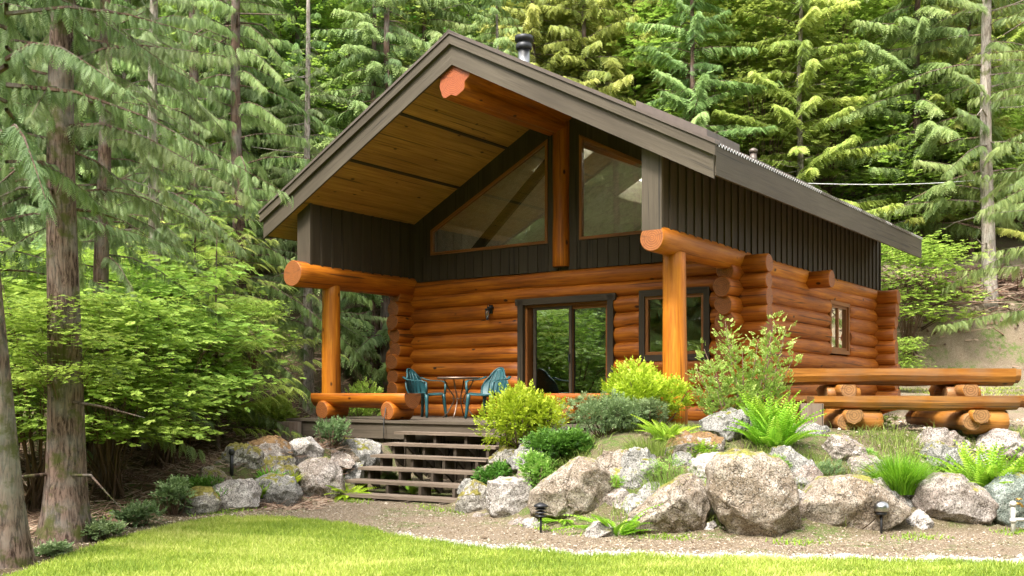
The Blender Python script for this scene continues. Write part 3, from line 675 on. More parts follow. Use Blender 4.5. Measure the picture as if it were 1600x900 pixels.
# tongue-and-groove soffit boards: porch ceiling and the eaves outside the walls
for sgn in (-1, 1):
    b = MB(); s = .03
    while s < EV - .02:
        s2 = min(s + .112, EV); xa, xb = sorted((RX + sgn * s, RX + sgn * (s2 - .005)))
        slab(b, xa, xb, Y0, (2.86 if s < 3.1 else Y1), -.362, -.382 - .0015 * (int(s * 9) % 2))
        s = s2
    b.build('soffit', 'soffit', roof)
    b = MB()
    for d in (1.07, 2.15):
        xa, xb = sorted((RX + sgn * (d - .018), RX + sgn * (d + .018))); slab(b, xa, xb, Y0, 2.7, -.38, -.405)
    b.build('seam_strip', 'siding', roof)
b = MB(); slab_holes(b, .12, RX, 2.87, 9.1, -.364, -.378); slab_holes(b, RX, W - .25, 2.87, 9.1, -.364, -.378); b.build('room_ceiling', 'ceil', cabin)
b = MB(); slab(b, .15, RX, 9.1, 9.15, -.37, -5.6); slab(b, RX, W - .3, 9.1, 9.15, -.37, -5.6); b.build('back_room_wall', 'ceil', cabin)
b = MB(); b.box((.02, 2.85, -.1), (W - .2, 9.1, -.02)); b.build('room_floor', 'soffit', cabin)
for xa, xb in ((.125, .15), (W - .165, W - .145)):
    b = MB(); b.prism([(xa, 2.3), (xb, 2.3), (xb, soff(xb) + .004), (xa, soff(xa) + .004)], None, 'y', 2.9, 9.08); b.build('room_side_panel', 'ceil', cabin)
b = MB(); b.box((.2, 5.4, 2.36), (W - .25, 9.08, 2.44)); b.build('loft_floor', 'ceil', cabin)
b = MB(); b.tube([(.15, 3.9, 2.95), (2.9, 3.5, 5.0)], .10, 4); b.build('roof_brace', 'siding', cabin)

# stove pipe, vent
cx = 1.93; cy_ = 3.45
b = MB(); b.lathe([(.112, rz_(cx) - .1), (.112, 6.84)], 24, 0, (cx, cy_, 0)); b.lathe([(.12, 6.0), (.12, 6.02)], 24, 0, (cx, cy_, 0))
b.lathe([(.125, 6.72), (.15, 6.74), (.15, 6.82), (.12, 6.84), (.12, 6.87), (.165, 6.88), (.17, 6.93), (.165, 6.97), (.06, 7.0)], 24, 1, (cx, cy_, 0)); b.build('chimney', ['steel', 'blackmetal'], roof)
b = MB(); b.lathe([(.06, rz_(5.2) - .05), (.06, rz_(5.2) + .27)], 14, 0, (5.2, 6.25, 0)); b.lathe([(.075, rz_(5.2) + .27), (.08, rz_(5.2) + .33), (.03, rz_(5.2) + .36)], 14, 0, (5.2, 6.25, 0)); b.build('vent_pipe', 'roofmetal', roof)

# board walls above the logs
def batten_wall(name, x0, x1, ya, yb, zb, inner, parent):
    zt = min(soff(x0), soff(x1)) - .0
    b = MB(); y = ya
    b.prism([(x0, zb), (x1, zb), (x1, soff(x1)), (x0, soff(x0))], None, 'y', ya, yb, 0, (0, 0, 1))
    while y < yb - .02:
        for xx_, s in ((x0, -1), (x1, 1)):
            if (s < 0) == inner or s > 0 or True:
                xa, xb = sorted((xx_, xx_ + s * .022)); b.box((xa, y + .20, zb + .0), (xb, y + .245, min(soff(xa), soff(xb)) + .0), 0, 2)
        y += .245
    return b.build(name, 'siding', parent)
batten_wall('side_board_wall', XL - .15, XL + .12, .035, YB + .12, 2.53, True, cabin)
batten_wall('side_board_wall', XR - .12, XR + .12, .035, YB + .12, 2.53, False, cabin)
for x0, x1 in ((XL - .17, XL + .14), (XR - .145, XR + .145)):
    b = MB(); b.prism([(x0, 2.55), (x1, 2.55), (x1, soff(x1)), (x0, soff(x0))], None, 'y', -.02, .034, 0, (0, 0, 1)); b.build('corner_board', 'rake', cabin)
# gable wall round the two windows
G1 = [(.40, 2.98), (.40, 3.44), (3.02, 4.76), (3.02, 2.98)]
G2 = [(2 * 3.32 - x + .0, z) for x, z in G1]; G2 = [(6.10, 2.98), (6.10, 3.50), (3.66, 4.74), (3.66, 2.98)]
def top1(x, g): (xa, za), (xb, zb) = g[1], g[2]; return za + (zb - za) * (x - xa) / (xb - xa)
b = MB(); cuts = sorted(set([round(.0 + .2 * i, 3) for i in range(1, 33)] + [XL + .12, .40, 3.02, 3.66, 6.10, RX, XR - .12])); cuts = [c for c in cuts if XL + .11 <= c <= XR - .119]
for xa, xb in zip(cuts[:-1], cuts[1:]):
    if xb - xa < .004: continue
    g = None
    for q in (G1, G2):
        if xa >= min(q[0][0], q[3][0]) - .001 and xb <= max(q[0][0], q[3][0]) + .001: g = q
    e = .004; dy = .0
    if g is None: b.prism([(xa, 2.50), (xb - e, 2.50), (xb - e, soff(xb)), (xa, soff(xa))], None, 'y', 2.62 + dy, 2.74, 0, (0, 0, 1))
    else:
        b.box((xa, 2.62 + dy, 2.50), (xb - e, 2.74, 2.98), 0, 2)
        b.prism([(xa, top1(xa, g)), (xb - e, top1(xb - e, g)), (xb - e, soff(xb - e)), (xa, soff(xa))], None, 'y', 2.62 + dy, 2.74, 0, (0, 0, 1))
    b.box((xb - .02, 2.603, 2.5), (xb + .012, 2.62, 2.96), 0, 2)
b.build('gable_board_wall', 'siding', cabin)
def inset(poly, d):
    n = len(poly); out = []; A = sum(poly[i][0] * poly[(i + 1) % n][1] - poly[(i + 1) % n][0] * poly[i][1] for i in range(n)); s = 1 if A > 0 else -1
    for i in range(n):
        p0, p1, p2 = [Vector(poly[(i + k) % n]) for k in (-1, 0, 1)]
        d1 = (p1 - p0).normalized(); d2 = (p2 - p1).normalized(); n1 = Vector((-d1.y, d1.x)) * s; n2 = Vector((-d2.y, d2.x)) * s
        m = (n1 + n2); m = m / max(.2, m.dot(n1)); out.append(tuple(p1 + m * d))
    return out
def ringframe(b, poly, d, axis, lo, hi, mi=0):
    q = inset(poly, d); n = len(poly)
    for i in range(n):
        j = (i + 1) % n; b.prism([poly[i], poly[j], q[j], q[i]], None, axis, lo, hi, mi, (poly[j][0] - poly[i][0], 0, poly[j][1] - poly[i][1]) if axis == 'y' else (0, poly[j][0] - poly[i][0], poly[j][1] - poly[i][1]))
    return q
def window(name, poly, axis, face, out, parent, fr='trimwood', frame=.05, trim=.0, trimname='siding', gl='glass', bars=(), depth=.07, sill=False):
    # face = plane coordinate of the outer surface; out = -1/+1 outward sign
    b = MB(); lo, hi = sorted((face, face - out * depth)); p = poly
    if trim: 
        l2, h2 = sorted((face + out * .03, face - out * .10)); p = ringframe(b, poly, trim, axis, l2, h2)
        w_ = b.build(name, trimname, parent)
        b = MB(); q = ringframe(b, p, frame, axis, lo, hi); f = b.build('frame', fr, w_)
    else:
        q = ringframe(b, p, frame, axis, lo, hi); w_ = b.build(name, fr, parent)
    zz = [a[1] for a in q]
    for t in bars:
        bb = MB(); l3, h3 = sorted((face - out * .01, face - out * .06))
        ps = [(t - .03, min(zz)), (t + .03, min(zz)), (t + .03, max(zz)), (t - .03, max(zz))]
        bb.prism(ps, None, axis, l3, h3, 0, (0, 0, 1)); bb.build('mullion', fr, w_)
    edges = sorted([min(a[0] for a in q)] + list(bars) + [max(a[0] for a in q)])
    if len(q) == 4 and not bars: polys = [q]
    else: polys = [[(a, min(zz)), (c, min(zz)), (c, max(zz)), (a, max(zz))] for a, c in zip(edges[:-1], edges[1:])]
    for k, ps in enumerate(polys):
        bb = MB(); l4, h4 = sorted((face - out * .035, face - out * .043)); bb.prism(ps, None, axis, l4, h4, 0); bb.build('pane', gl, w_)
    return w_
window('gable_window', G1, 'y', 2.60, -1, cabin, frame=.05)
window('gable_window', G2, 'y', 2.60, -1, cabin, frame=.05)
window('front_window', [(4.83, .93), (6.05, .93), (6.05, 2.06), (4.83, 2.06)], 'y', 2.56, -1, cabin, trim=.10, frame=.05, bars=(5.44,))
window('side_window', [(SW[0], SW[2]), (SW[1], SW[2]), (SW[1], SW[3]), (SW[0], SW[3])], 'x', XR + .09, 1, cabin, trim=.07, trimname='trimwood', frame=.05, bars=(7.11,), gl='glass')
# sliding door
b = MB(); dp = [(2.44, -.02), (2.44, 2.04), (4.37, 2.04), (4.37, -.02)]
for a in ((2.45, -.02, 2.56, 2.02), (4.25, -.02, 4.36, 2.02), (2.40, 1.94, 4.40, 2.05)): b.box((a[0], 2.52 - (.01 if a[2] == 4.42 else 0), a[1]), (a[2], 2.80, a[3]), 0)
door = b.build('sliding_door', 'siding', cabin)
b = MB(); ringframe(b, [(2.56, .0), (2.56, 1.94), (4.25, 1.94), (4.25, .0)], .045, 'y', 2.60, 2.76); b.build('door_frame', 'trimwood', door)
b = MB(); ringframe(b, [(2.72, .05), (2.72, 1.9), (3.50, 1.9), (3.50, .05)], .05, 'y', 2.615, 2.65); b.build('screen_panel', 'siding', door)
b = MB(); b.box((2.77, 2.635, .1), (3.45, 2.639, 1.85)); b.build('screen_mesh', 'doorglass', door)
b = MB(); b.box((3.46, 2.58, .95), (3.48, 2.612, 1.08)); b.build('handle', 'blackmetal', door)
b = MB(); ringframe(b, [(3.44, .05), (3.44, 1.9), (4.20, 1.9), (4.20, .05)], .06, 'y', 2.66, 2.70); b.build('glass_panel', 'trimwood', door)
b = MB(); b.box((3.50, 2.675, .1), (4.14, 2.682, 1.85)); b.build('pane', 'doorglass', door)
# deck
b = MB(); y = -.12; 
while y < 2.55:
    b.box((-.47 + jr(.006), y, -.04), (W + .35, y + .135, 0.0), 0, 0); y += .14
deck = b.build('deck', 'deck', cabin)
b = MB(); b.box((-.42, -.09, -.285), (W + .3, -.05, -.042), 0, 0); b.box((-.44, -.05, -.285), (-.40, 2.6, -.042), 0, 1); b.build('skirt_board', 'deck', deck)
b = MB(); b.box((-.36, -.045, -.95), (-.32, 2.6, -.27), 0, 2); 
for i in range(60): b.box((-.30 + i * .145, -.02, -.98), (-.30 + i * .145 + .12, .0, -.26), 0, 2)
b.build('under_deck_boards', 'siding', deck)
b = MB(); b.box((-.37, -.40, -.62), (-.08, -.13, -.05), 0, 2); o = b.build('corner_stump_post', 'oldpost', cabin)

def place(name, label, cat, x, y, z=0, rz=0, group=None): return thing(name, label, cat, hw(x, y, z), -TH + rz, group)

# porch steps
st = place('porch_stairs', 'weathered open wooden steps of six treads rising between boulders to the porch deck', 'stairs', 2.32, -.10, 0, 0)
for i in range(6):
    z = -.155 * (i + 1); x0 = .0 + .065 * i; y0 = -.02 - .325 * i; wd = 1.92
    b = MB(); mt = Matrix.Translation((x0, y0, z)) @ Euler((0, 0, R(4 + i * .9))).to_matrix().to_4x4()
    b.box((-.05, -.32, -.038), (wd, -.02, 0), 0, 0, mt); b.build('tread', 'tread', st)
for j in range(4):
    for i in range(6):
        b = MB(); z = -.155 * (i + 1); x0 = .12 + .55 * j + .065 * i; y0 = -.02 - .325 * i
        if j * .55 + .12 > 1.9: continue
        mt = Matrix.Translation((x0, y0 + .07 * j * .55, z)) 
        b.box((0, -.26, -.20), (.045, -.05, -.04), 0, 2, mt)
        if i < 5: b.add([mt @ Vector(q) for q in ((0, -.26, -.2), (0, -.05, -.2), (0, -.05, -.36), (.045, -.26, -.2), (.045, -.05, -.2), (.045, -.05, -.36))], [(0, 1, 2), (5, 4, 3), (0, 2, 5, 3), (1, 4, 5, 2)])
        b.build('bracket', 'bracket', st)

# porch benches: half log on two short logs
def log_bench(label, x0, x1, y, flip=1):
    t = place('log_bench', label, 'bench', (x0 + x1) / 2, y, 0, 0, 'half-log benches along the porch edge'); h = (x1 - x0) / 2
    b = MB(); b.log((-h, 0, .37), (h, 0, .37), .19, .20, seg=28, flat=.28, wob=.03); o = b.build('seat', ['log', 'log_end'], t)
    for s in (-1, 1):
        b = MB(); xx = s * (h - .33); b.log((xx, -.24, .145), (xx, .26, .145), .145, seg=22); b.build('support_log', ['log', 'log_end'], t)
    return t
log_bench('half-log bench on the porch edge beside the steps, next to the left porch post', .0, 2.12, .18)
log_bench('half-log porch bench before the sliding door, half hidden by yellow shrubs', 4.72, 6.25, .18)

# plastic chairs
def sheet(b, fn, nu, nv, th, mi=0, hole=None):
    P = [[Vector(fn(i / nu, j / nv)) for j in range(nv + 1)] for i in range(nu + 1)]
    N = [[None] * (nv + 1) for _ in range(nu + 1)]
    for i in range(nu + 1):
        for j in range(nv + 1):
            a = P[min(i + 1, nu)][j] - P[max(i - 1, 0)][j]; c = P[i][min(j + 1, nv)] - P[i][max(j - 1, 0)]; N[i][j] = a.cross(c).normalized() * th / 2
    idx = lambda i, j, s: (i * (nv + 1) + j) * 2 + s
    vs = [P[i][j] + (N[i][j] if s else -N[i][j]) for i in range(nu + 1) for j in range(nv + 1) for s in (0, 1)]
    keep = {(i, j) for i in range(nu) for j in range(nv) if not (hole and hole(i, j))}; fs = []
    for i, j in keep:
        fs.append((idx(i, j, 1), idx(i + 1, j, 1), idx(i + 1, j + 1, 1), idx(i, j + 1, 1))); fs.append((idx(i, j, 0), idx(i, j + 1, 0), idx(i + 1, j + 1, 0), idx(i + 1, j, 0)))
        for di, dj, a, c in ((-1, 0, (i, j), (i, j + 1)), (1, 0, (i + 1, j + 1), (i + 1, j)), (0, -1, (i + 1, j), (i, j)), (0, 1, (i, j + 1), (i + 1, j + 1))):
            if (i + di, j + dj) not in keep: fs.append((idx(*a, 0), idx(*a, 1), idx(*c, 1), idx(*c, 0)))
    b.add(vs, fs, None, mi, True)
def plastic_chair(label, x, y, rz):
    t = place('plastic_armchair', label, 'chair', x, y, 0, rz, 'teal plastic armchairs at the porch table')   # faces local -Y
    def seat(u, v): X = (u - .5) * (.50 - .05 * v); Y = -.25 + .48 * v; return (X, Y, .41 - .025 * v + .05 * (abs(u - .5) * 2) ** 3 * .5 - .03 * math.sin(math.pi * v) * (1 - (2 * u - 1) ** 2) - .05 * max(0, .12 - v) * 4)
    b = MB(); sheet(b, seat, 12, 12, .012, hole=lambda i, j: False); b.build('seat', 'teal', t)
    def back(u, v):
        a = (u - .5) * 2; wv = .27 * math.sin(math.pi * min(1, .32 + .50 * v)) ; top = .47 * (1 - .28 * abs(a) ** 2.6)
        return (a * wv, .23 + .16 * v * .8 - .10 * a * a, .38 + top * v)
    b = MB(); sheet(b, back, 15, 14, .012, hole=lambda i, j: 3 <= j <= 11 and i in (2, 4, 6, 8, 10, 12) and False); 
    rim = [back(0, v / 10) for v in range(0, 11)] + [back(u / 12, 1) for u in range(1, 12)] + [back(1, v / 10) for v in range(10, -1, -1)]
    b.tube(rim, .014, 8)
    for k in range(5):
        u = .2 + .15 * k; b.tube([Vector(back(u, .12)) + Vector((0, -.008, 0)), Vector(back(u, .55)) + Vector((0, -.008, 0)), Vector(back(u, .9)) + Vector((0, -.008, 0))], .010, 6)
    b.build('backrest', 'teal', t)
    for s in (-1, 1):
        def arm(u, v):
            pts = [(.245, .27, .70), (.285, .16, .655), (.30, .0, .64), (.295, -.18, .635), (.275, -.26, .60)]
            q = u * 4; i = min(3, int(q)); f = q - i; a_ = Vector(pts[i]).lerp(Vector(pts[i + 1]), f); return (s * (a_.x + (v - .5) * .06), a_.y, a_.z + .004)
        b = MB(); sheet(b, arm, 10, 4, .014); b.tube([(s * .272, -.255, .61), (s * .265, -.26, .50), (s * .255, -.255, .41)], .02, 8); b.build('armrest', 'teal', t)
        for yy_, nm in ((-.24, 1), (.22, -1)):
            b = MB(); ring = []
            for k in range(6):
                z = .41 * (1 - k / 5); o = k / 5; c = Vector((s * (.235 + .035 * o), yy_ + (-.035 if yy_ < 0 else .05) * o, z))
                ring.append((c, .036 - .014 * o))
            b.tube([q[0] for q in ring], 0, 8, rad=[q[1] for q in ring]); b.build('leg', 'teal', t)
    return t
plastic_chair('teal plastic armchair facing right towards the round table, beside the log corner', 1.02, 1.72, R(92))
plastic_chair('teal plastic armchair with round fan back, right of the round porch table', 2.45, 1.70, R(2))
t = place('bistro_table', 'small round bronze metal table between the two teal chairs on the porch', 'table', 1.75, 1.78)
b = MB(); b.lathe([(.36, .665), (.375, .672), (.375, .69), (.36, .70), (.0, .702)][:-1], 36); b.build('tabletop', 'bronze', t)
for k in range(4):
    a = R(20 + 90 * k); c, s = math.cos(a), math.sin(a)
    b = MB(); b.tube([(c * .27, s * .27, .665), (c * .20, s * .20, .52), (c * .10, s * .10, .38), (c * .09, s * .09, .28), (c * .20, s * .20, .10), (c * .29, s * .29, .0)], .012, 7); b.build('leg', 'bronze', t)
b = MB(); b.tube([(.11 * math.cos(i * math.pi / 9), .11 * math.sin(i * math.pi / 9), .33) for i in range(18)], .008, 6, closed=True); b.build('brace_ring', 'bronze', t)
# wall lantern
t = place('wall_lantern', 'small black wall lantern with clear glass on the logs left of the sliding door', 'lantern', 1.86, YW - .15, 1.86)
b = MB(); b.lathe([(.01, .10), (.055, .09), (.06, .06), (.01, .05)], 14, 0, (0, 0, 0)); b.box((-.035, .0, -.03), (.035, .03, .12)); b.tube([(0, .02, .08), (0, -.05, .13), (0, -.09, .11), (0, -.09, .05)], .008, 6); b.build('bracket', 'blackmetal', t)
b = MB(); b.lathe([(.045, .05), (.05, .035), (.03, .03)], 12, 0, (0, -.09, 0)); b.lathe([(.03, -.13), (.02, -.15)], 12, 0, (0, -.09, 0)); 
for k in range(6): a = k * math.pi / 3; b.tube([(.045 * math.cos(a), -.09 + .045 * math.sin(a), .04), (.028 * math.cos(a), -.09 + .028 * math.sin(a), -.13)], .004, 4)
b.build('cage', 'blackmetal', t)
b = MB(); b.lathe([(.038, .03), (.024, -.125)], 12, 0, (0, -.09, 0)); b.build('glass', 'glass', t)
# cable hanging over the deck edge
b = MB(); b.tube([hw(1.72, .02, .35), hw(1.78, -.08, .15), hw(1.80, -.14, .0), hw(1.81, -.15, -.12), hw(1.80, -.14, -.30)], .008, 6); tag(b.build('cable', 'rubber'), 'thin dark cable hanging from the bench over the deck edge', 'cable')
# overhead wire
pts = []; A = at(1232, 286, 22.5); B = at(1660, 262, 31)
for i in range(13): u = i / 12; q = A.lerp(B, u); q.z -= .22 * math.sin(math.pi * u); pts.append(q)
b = MB(); b.tube(pts, .011, 5); tag(b.build('overhead_wire', 'grey'), 'thin pale wire strung from behind the cabin roof to the right-hand trees', 'wire')

# stump post near the picnic table
p = ground_at(1268, 672)
t = MB(); t.box((-.13, -.12, -.1), (.13, .12, .32), 0, 2); o = t.build('stump_post', 'oldpost'); o.location = p; o.rotation_euler = (0, 0, R(-12)); tag(o, 'short squared grey timber post standing left of the picnic table', 'post')

# picnic table of half logs
PD = 12.6
pc = at(1452, HOR, PD); pc.z = gz(pc.x, pc.y + .3) + .01; print('TABLE', pc)
pt = thing('picnic_table', 'long rustic half-log picnic table on the gravel right of the cabin', 'table', (pc.x, pc.y + .55, pc.z), R(-1.0))
TZ = 1.75 - pc.z
def slab_log(b, x0, x1, y, zt, w_, h_, sd):
    r = np.random.default_rng(int(sd * 10)); n = 16; pr = [(-.5, 0), (-.5, -.45), (-.42, -.80), (-.22, -1), (.22, -1), (.42, -.80), (.5, -.45), (.5, 0)]; m = len(pr); ph = r.uniform(0, 6, 4); V = []; G = []
    for k in range(n + 1):
        x = x0 + (x1 - x0) * k / n; ww = w_ * (1 + .04 * math.sin(x * 2.3 + ph[0]) + .02 * math.sin(x * 6 + ph[1])); hh = h_ * (1 + .07 * math.sin(x * 2.0 + ph[2]) + .03 * math.sin(x * 7 + ph[3]))
        for a, c in pr: V.append((x, y + a * ww, zt + c * hh)); G.append((x + sd, a * ww + sd, c * hh))
    F = [(k * m + j_, k * m + (j_ + 1) % m, (k + 1) * m + (j_ + 1) % m, (k + 1) * m + j_) for k in range(n) for j_ in range(m)]
    b.add(V, F, G, 0, False)
    for k in (0, n): b.add(V[k * m:(k + 1) * m], [tuple(range(m)) if k else tuple(range(m))[::-1]], [(0, g[1] - sd, g[2]) for g in G[k * m:(k + 1) * m]], 1)
SZ = 1.405 - pc.z
b = MB(); slab_log(b, -1.78, 1.16, -.20, TZ, .36, .205, 3.3); slab_log(b, -1.75, 1.40, .17, TZ, .35, .20, 5.1); b.build('tabletop', ['table', 'table_end'], pt)
b = MB(); slab_log(b, -1.52, .93, -.80, SZ, .32, .165, 7.7); b.build('bench_seat', ['table', 'table_end'], pt)
b = MB(); slab_log(b, -1.4, 1.9, .78, SZ, .32, .165, 9.2); b.build('bench_seat', ['table', 'table_end'], pt)
for xx_ in (-.98, .52):
    b = MB(); b.log((xx_, -.55, TZ - .265), (xx_, .5, TZ - .265), .12, seg=8, flat=.5); b.build('table_cross_log', ['table', 'table_end'], pt)
    b = MB(); b.log((xx_, -.28, SZ - .0), (xx_ + .0, .28, SZ - .0), .15, seg=20); b.log((xx_ + .22, -.25, SZ + .02), (xx_ - .2, -.25, SZ + .02), .10, seg=18); b.build('middle_log', ['table', 'table_end'], pt)
    b = MB(); b.log((xx_ - .08, -1.02, SZ - .225), (xx_ - .08, 1.0, SZ - .225), .12, seg=8, flat=.5); b.build('bench_cross_log', ['table', 'table_end'], pt)
    for yy_ in (-.78, .75):
        b = MB(); b.log((xx_ - .18, yy_, .105), (xx_ + .30, yy_, .105), .15, seg=20); b.build('foot_log', ['table', 'table_end'], pt)
    b = MB(); b.log((xx_ - .16, -.95, .10), (xx_ - .16, .95, .10), .11, seg=18); b.build('foot_rail', ['table', 'table_end'], pt)

# garden lights
def tier_light(px, py, h, label):
    p = ground_at(px, py); t = thing('garden_light', label, 'garden light', p)
    b = MB(); b.tube([(0, 0, -.05), (0, 0, h * .6)], .012, 7); b.build('stake', 'blackmetal', t)
    b = MB(); z = h * .55
    for k in range(3): b.lathe([(.022, z), (.062, z + .010), (.062, z + .016), (.022, z + .03)], 18, 0, (0, 0, 0)); z += .035
    b.lathe([(.075, z), (.07, z + .02), (.02, z + .045)], 18); b.build('lamp_head', 'blackmetal', t); return t
tier_light(845, 833, .30, 'small black tiered garden light among pale stones in front of the brown boulder')
p = ground_at(1377, 834); t = thing('garden_light', 'small domed steel garden light on a thin stake before the triangular tan boulder', 'garden light', p)
b = MB(); b.tube([(0, 0, -.05), (0, 0, .20)], .012, 7); b.build('stake', 'blackmetal', t)
b = MB(); b.lathe([(.05, .19), (.055, .2), (.055, .212), (.05, .217)], 20); b.build('collar', 'blackmetal', t)
b = MB(); b.lathe([(.062, .222), (.075, .24), (.078, .27), (.066, .305), (.035, .325), (.005, .33)], 22); b.build('lamp_head', 'steel', t)
p = ground_at(362, 742); t = thing('garden_light', 'slim black post light standing behind the white boulder at the left', 'garden light', p)
b = MB(); b.tube([(0, 0, -.05), (0, 0, .27)], .025, 9); b.build('stake', 'blackmetal', t)
b = MB(); b.lathe([(.035, .26), (.04, .275), (.04, .30), (.03, .325), (.01, .33)], 16); b.build('lamp_head', 'blackmetal', t)
# garden tap
p = at(1583, 812, 10.5); p.z = gz(p.x, p.y); t = thing('garden_tap', 'white plastic standpipe with brass tap at the right edge before the greenish boulder', 'tap', p)
b = MB(); b.tube([(0, 0, -.05), (0, 0, .16), (0, 0, .30)], .022, 10); b.lathe([(.032, .11), (.032, .15)], 12); b.lathe([(.032, .28), (.034, .31), (.02, .33)], 12); b.tube([(0, 0, .14), (.12, 0, .14)], .018, 8); b.build('pipe', 'pvc', t)
b = MB(); b.tube([(0, 0, .30), (.07, 0, .305), (.10, 0, .27)], .014, 8); b.lathe([(.03, .345), (.034, .35), (.03, .36)], 10, 0, (.06, 0, 0)); b.build('tap', 'brass', t)

# ------------------------------------------------------------------ boulders
import bmesh
from mathutils import noise as mn
_ico = {}
def ico(n):
    if n not in _ico:
        bm = bmesh.new(); bmesh.ops.create_icosphere(bm, subdivisions=n, radius=1)
        _ico[n] = (np.array([v.co[:] for v in bm.verts]), np.array([[v.index for v in f.verts] for f in bm.faces])); bm.free()
    return _ico[n]
def rock_mesh(name, m_, wx, wy, wz, seed, apex=.5, taper=.3, sub=5, cuts=15, rough=1.0, sharp=.7):
    r = np.random.default_rng(seed); V, F = ico(sub); V = V.copy(); V /= (np.sum(np.abs(V) ** 2.8, 1) ** (1 / 2.8))[:, None]
    for k in range(cuts):
        d = r.normal(0, 1, 3); d[2] = abs(d[2]) * .8 if k % 3 else d[2]; d /= np.linalg.norm(d); c = r.uniform(.58, .86)
        t = V @ d - c; V -= np.maximum(t, 0)[:, None] * d * sharp
    off = r.uniform(0, 100, 3); S_ = np.array([wx, wy, wz]) / 2; sc = max(wx, wz)
    P = V * S_; N = V / np.linalg.norm(V, axis=1, keepdims=True); disp = np.zeros(len(V))
    for i in range(len(V)):
        q = Vector(P[i] + off); disp[i] = .13 * sc * mn.noise(q * (1.6 / sc)) + .05 * sc * (1 - 2 * abs(mn.noise(q * (3.4 / sc)))) + .03 * sc * (1 - 2 * abs(mn.noise(q * (8 / sc)))) + .02 * mn.noise(q * 11) + .011 * mn.noise(q * 26)
    P = P + N * (disp * rough)[:, None]
    h = np.clip((P[:, 2] + wz / 2) / wz, 0, 1); ax = (apex - .5) * wx
    P[:, 0] = P[:, 0] * (1 - .8 * taper * h ** 1.5) + ax * taper * h ** 1.2 * 1.3; P[:, 0] *= 1 + .10 * np.clip(.35 - h, 0, 1)
    P[:, 1] = P[:, 1] * (1 - .25 * h) + .12 * wy * h
    P -= np.array([(P[:, 0].max() + P[:, 0].min()) / 2, 0, P[:, 2].min()]); P *= np.array([wx / np.ptp(P[:, 0]), 1, wz / np.ptp(P[:, 2])])
    return fastmesh(name, P, F, m_, None, True, link=False)
OUT = {
 'large peaked': [(832,790),(835,770),(870,745),(905,722),(930,725),(950,745),(958,775),(950,800),(935,814),(870,817),(838,805)],
 'slanted tan': [(984,830),(990,808),(1020,785),(1070,750),(1085,747),(1112,770),(1113,790),(1095,837),(1060,842),(1020,845),(990,838)],
 'largest boulder': [(1117,770),(1120,735),(1135,718),(1170,712),(1220,722),(1238,745),(1245,790),(1252,825),(1245,847),(1190,850),(1150,838),(1130,800)],
 'wide triangular': [(1255,805),(1262,790),(1300,755),(1325,750),(1360,755),(1420,795),(1422,805),(1390,824),(1340,840),(1290,836),(1258,820)],
 'big round': [(1445,785),(1448,762),(1475,745),(1515,748),(1545,762),(1560,790),(1552,824),(1500,828),(1465,820),(1448,805)],
 'pale pink-white': [(762,780),(765,757),(785,750),(825,752),(836,770),(834,800),(815,814),(775,810),(764,795)],
 'mossy triangular': [(712,798),(722,765),(740,752),(760,765),(768,790),(762,807),(725,807)],
 'large rounded': [(452,760),(458,735),(480,720),(505,718),(528,738),(532,765),(520,782),(480,785),(460,774)],
 'flat-topped': [(502,715),(508,695),(530,689),(575,689),(590,697),(592,720),(580,735),(540,740),(510,732)],
 'sloping whitish': [(418,735),(430,708),(455,690),(480,688),(500,705),(495,732),(450,744)],
 'mossy grey': [(273,797),(280,775),(300,765),(325,765),(337,785),(327,807),(283,808)],
 'pale white-grey': [(318,792),(325,765),(350,755),(385,752),(400,765),(397,792),(360,803),(330,804)],
 'dark grey': [(374,787),(385,760),(415,745),(450,750),(464,775),(457,794),(400,800)],
 'greenish grey': [(1556,800),(1560,765),(1585,745),(1620,743),(1650,760),(1662,800),(1650,832),(1580,834)],
}
def outline_rock(poly, d, dy, m_, seed):
    cx = sum(p[0] for p in poly) / len(poly); cz = (min(p[1] for p in poly) + max(p[1] for p in poly)) / 2 + 3
    q = 1.07 * np.array([((px - cx) / FPX * d, -(py - cz) / FPX * d) for px, py in poly]); th = np.arctan2(q[:, 1], q[:, 0]); rad = np.hypot(q[:, 0], q[:, 1]); o = np.argsort(th)
    th = th[o]; pts = q[o]; r = np.random.default_rng(seed); V, F = ico(6)
    T = np.arctan2(V[:, 2], V[:, 0]); rho = np.hypot(V[:, 0], V[:, 2])
    n = len(th); k = np.searchsorted(th, T) % n; A = pts[k - 1]; B = pts[k]; dx, dz = np.cos(T), np.sin(T); ex, ez = (B - A).T
    den = dx * ez - dz * ex; R_ = (A[:, 0] * ez - A[:, 1] * ex) / np.where(np.abs(den) < 1e-6, 1e-6, den); R_ = np.clip(np.abs(R_), 0, rad.max() * 1.05)
    P = np.stack([dx * R_ * rho ** .75, np.sign(V[:, 1]) * np.abs(V[:, 1]) ** .85 * dy / 2, dz * R_ * rho ** .75], -1)
    for k in range(7):
        u = r.normal(0, 1, 3); u[1] = -abs(u[1]) - .9; u[0] *= .9; u /= np.linalg.norm(u); pr = P @ u; c = pr.max() * r.uniform(.68, .88); P -= np.maximum(pr - c, 0)[:, None] * u * .93
    sc = rad.max() * 2; off = r.uniform(0, 99, 3); N = P / (np.linalg.norm(P, axis=1, keepdims=True) + 1e-6)
    D_ = np.array([.028 * sc * mn.noise(Vector(a) * (2.6 / sc)) + .022 * sc * (1 - 2 * abs(mn.noise(Vector(a) * (5 / sc)))) + .012 * mn.noise(Vector(a) * 12) + .007 * mn.noise(Vector(a) * 28) for a in P + off])
    P = P + N * D_[:, None]
    return fastmesh('boulder', P, F, m_, None, True, link=False), cx, cz
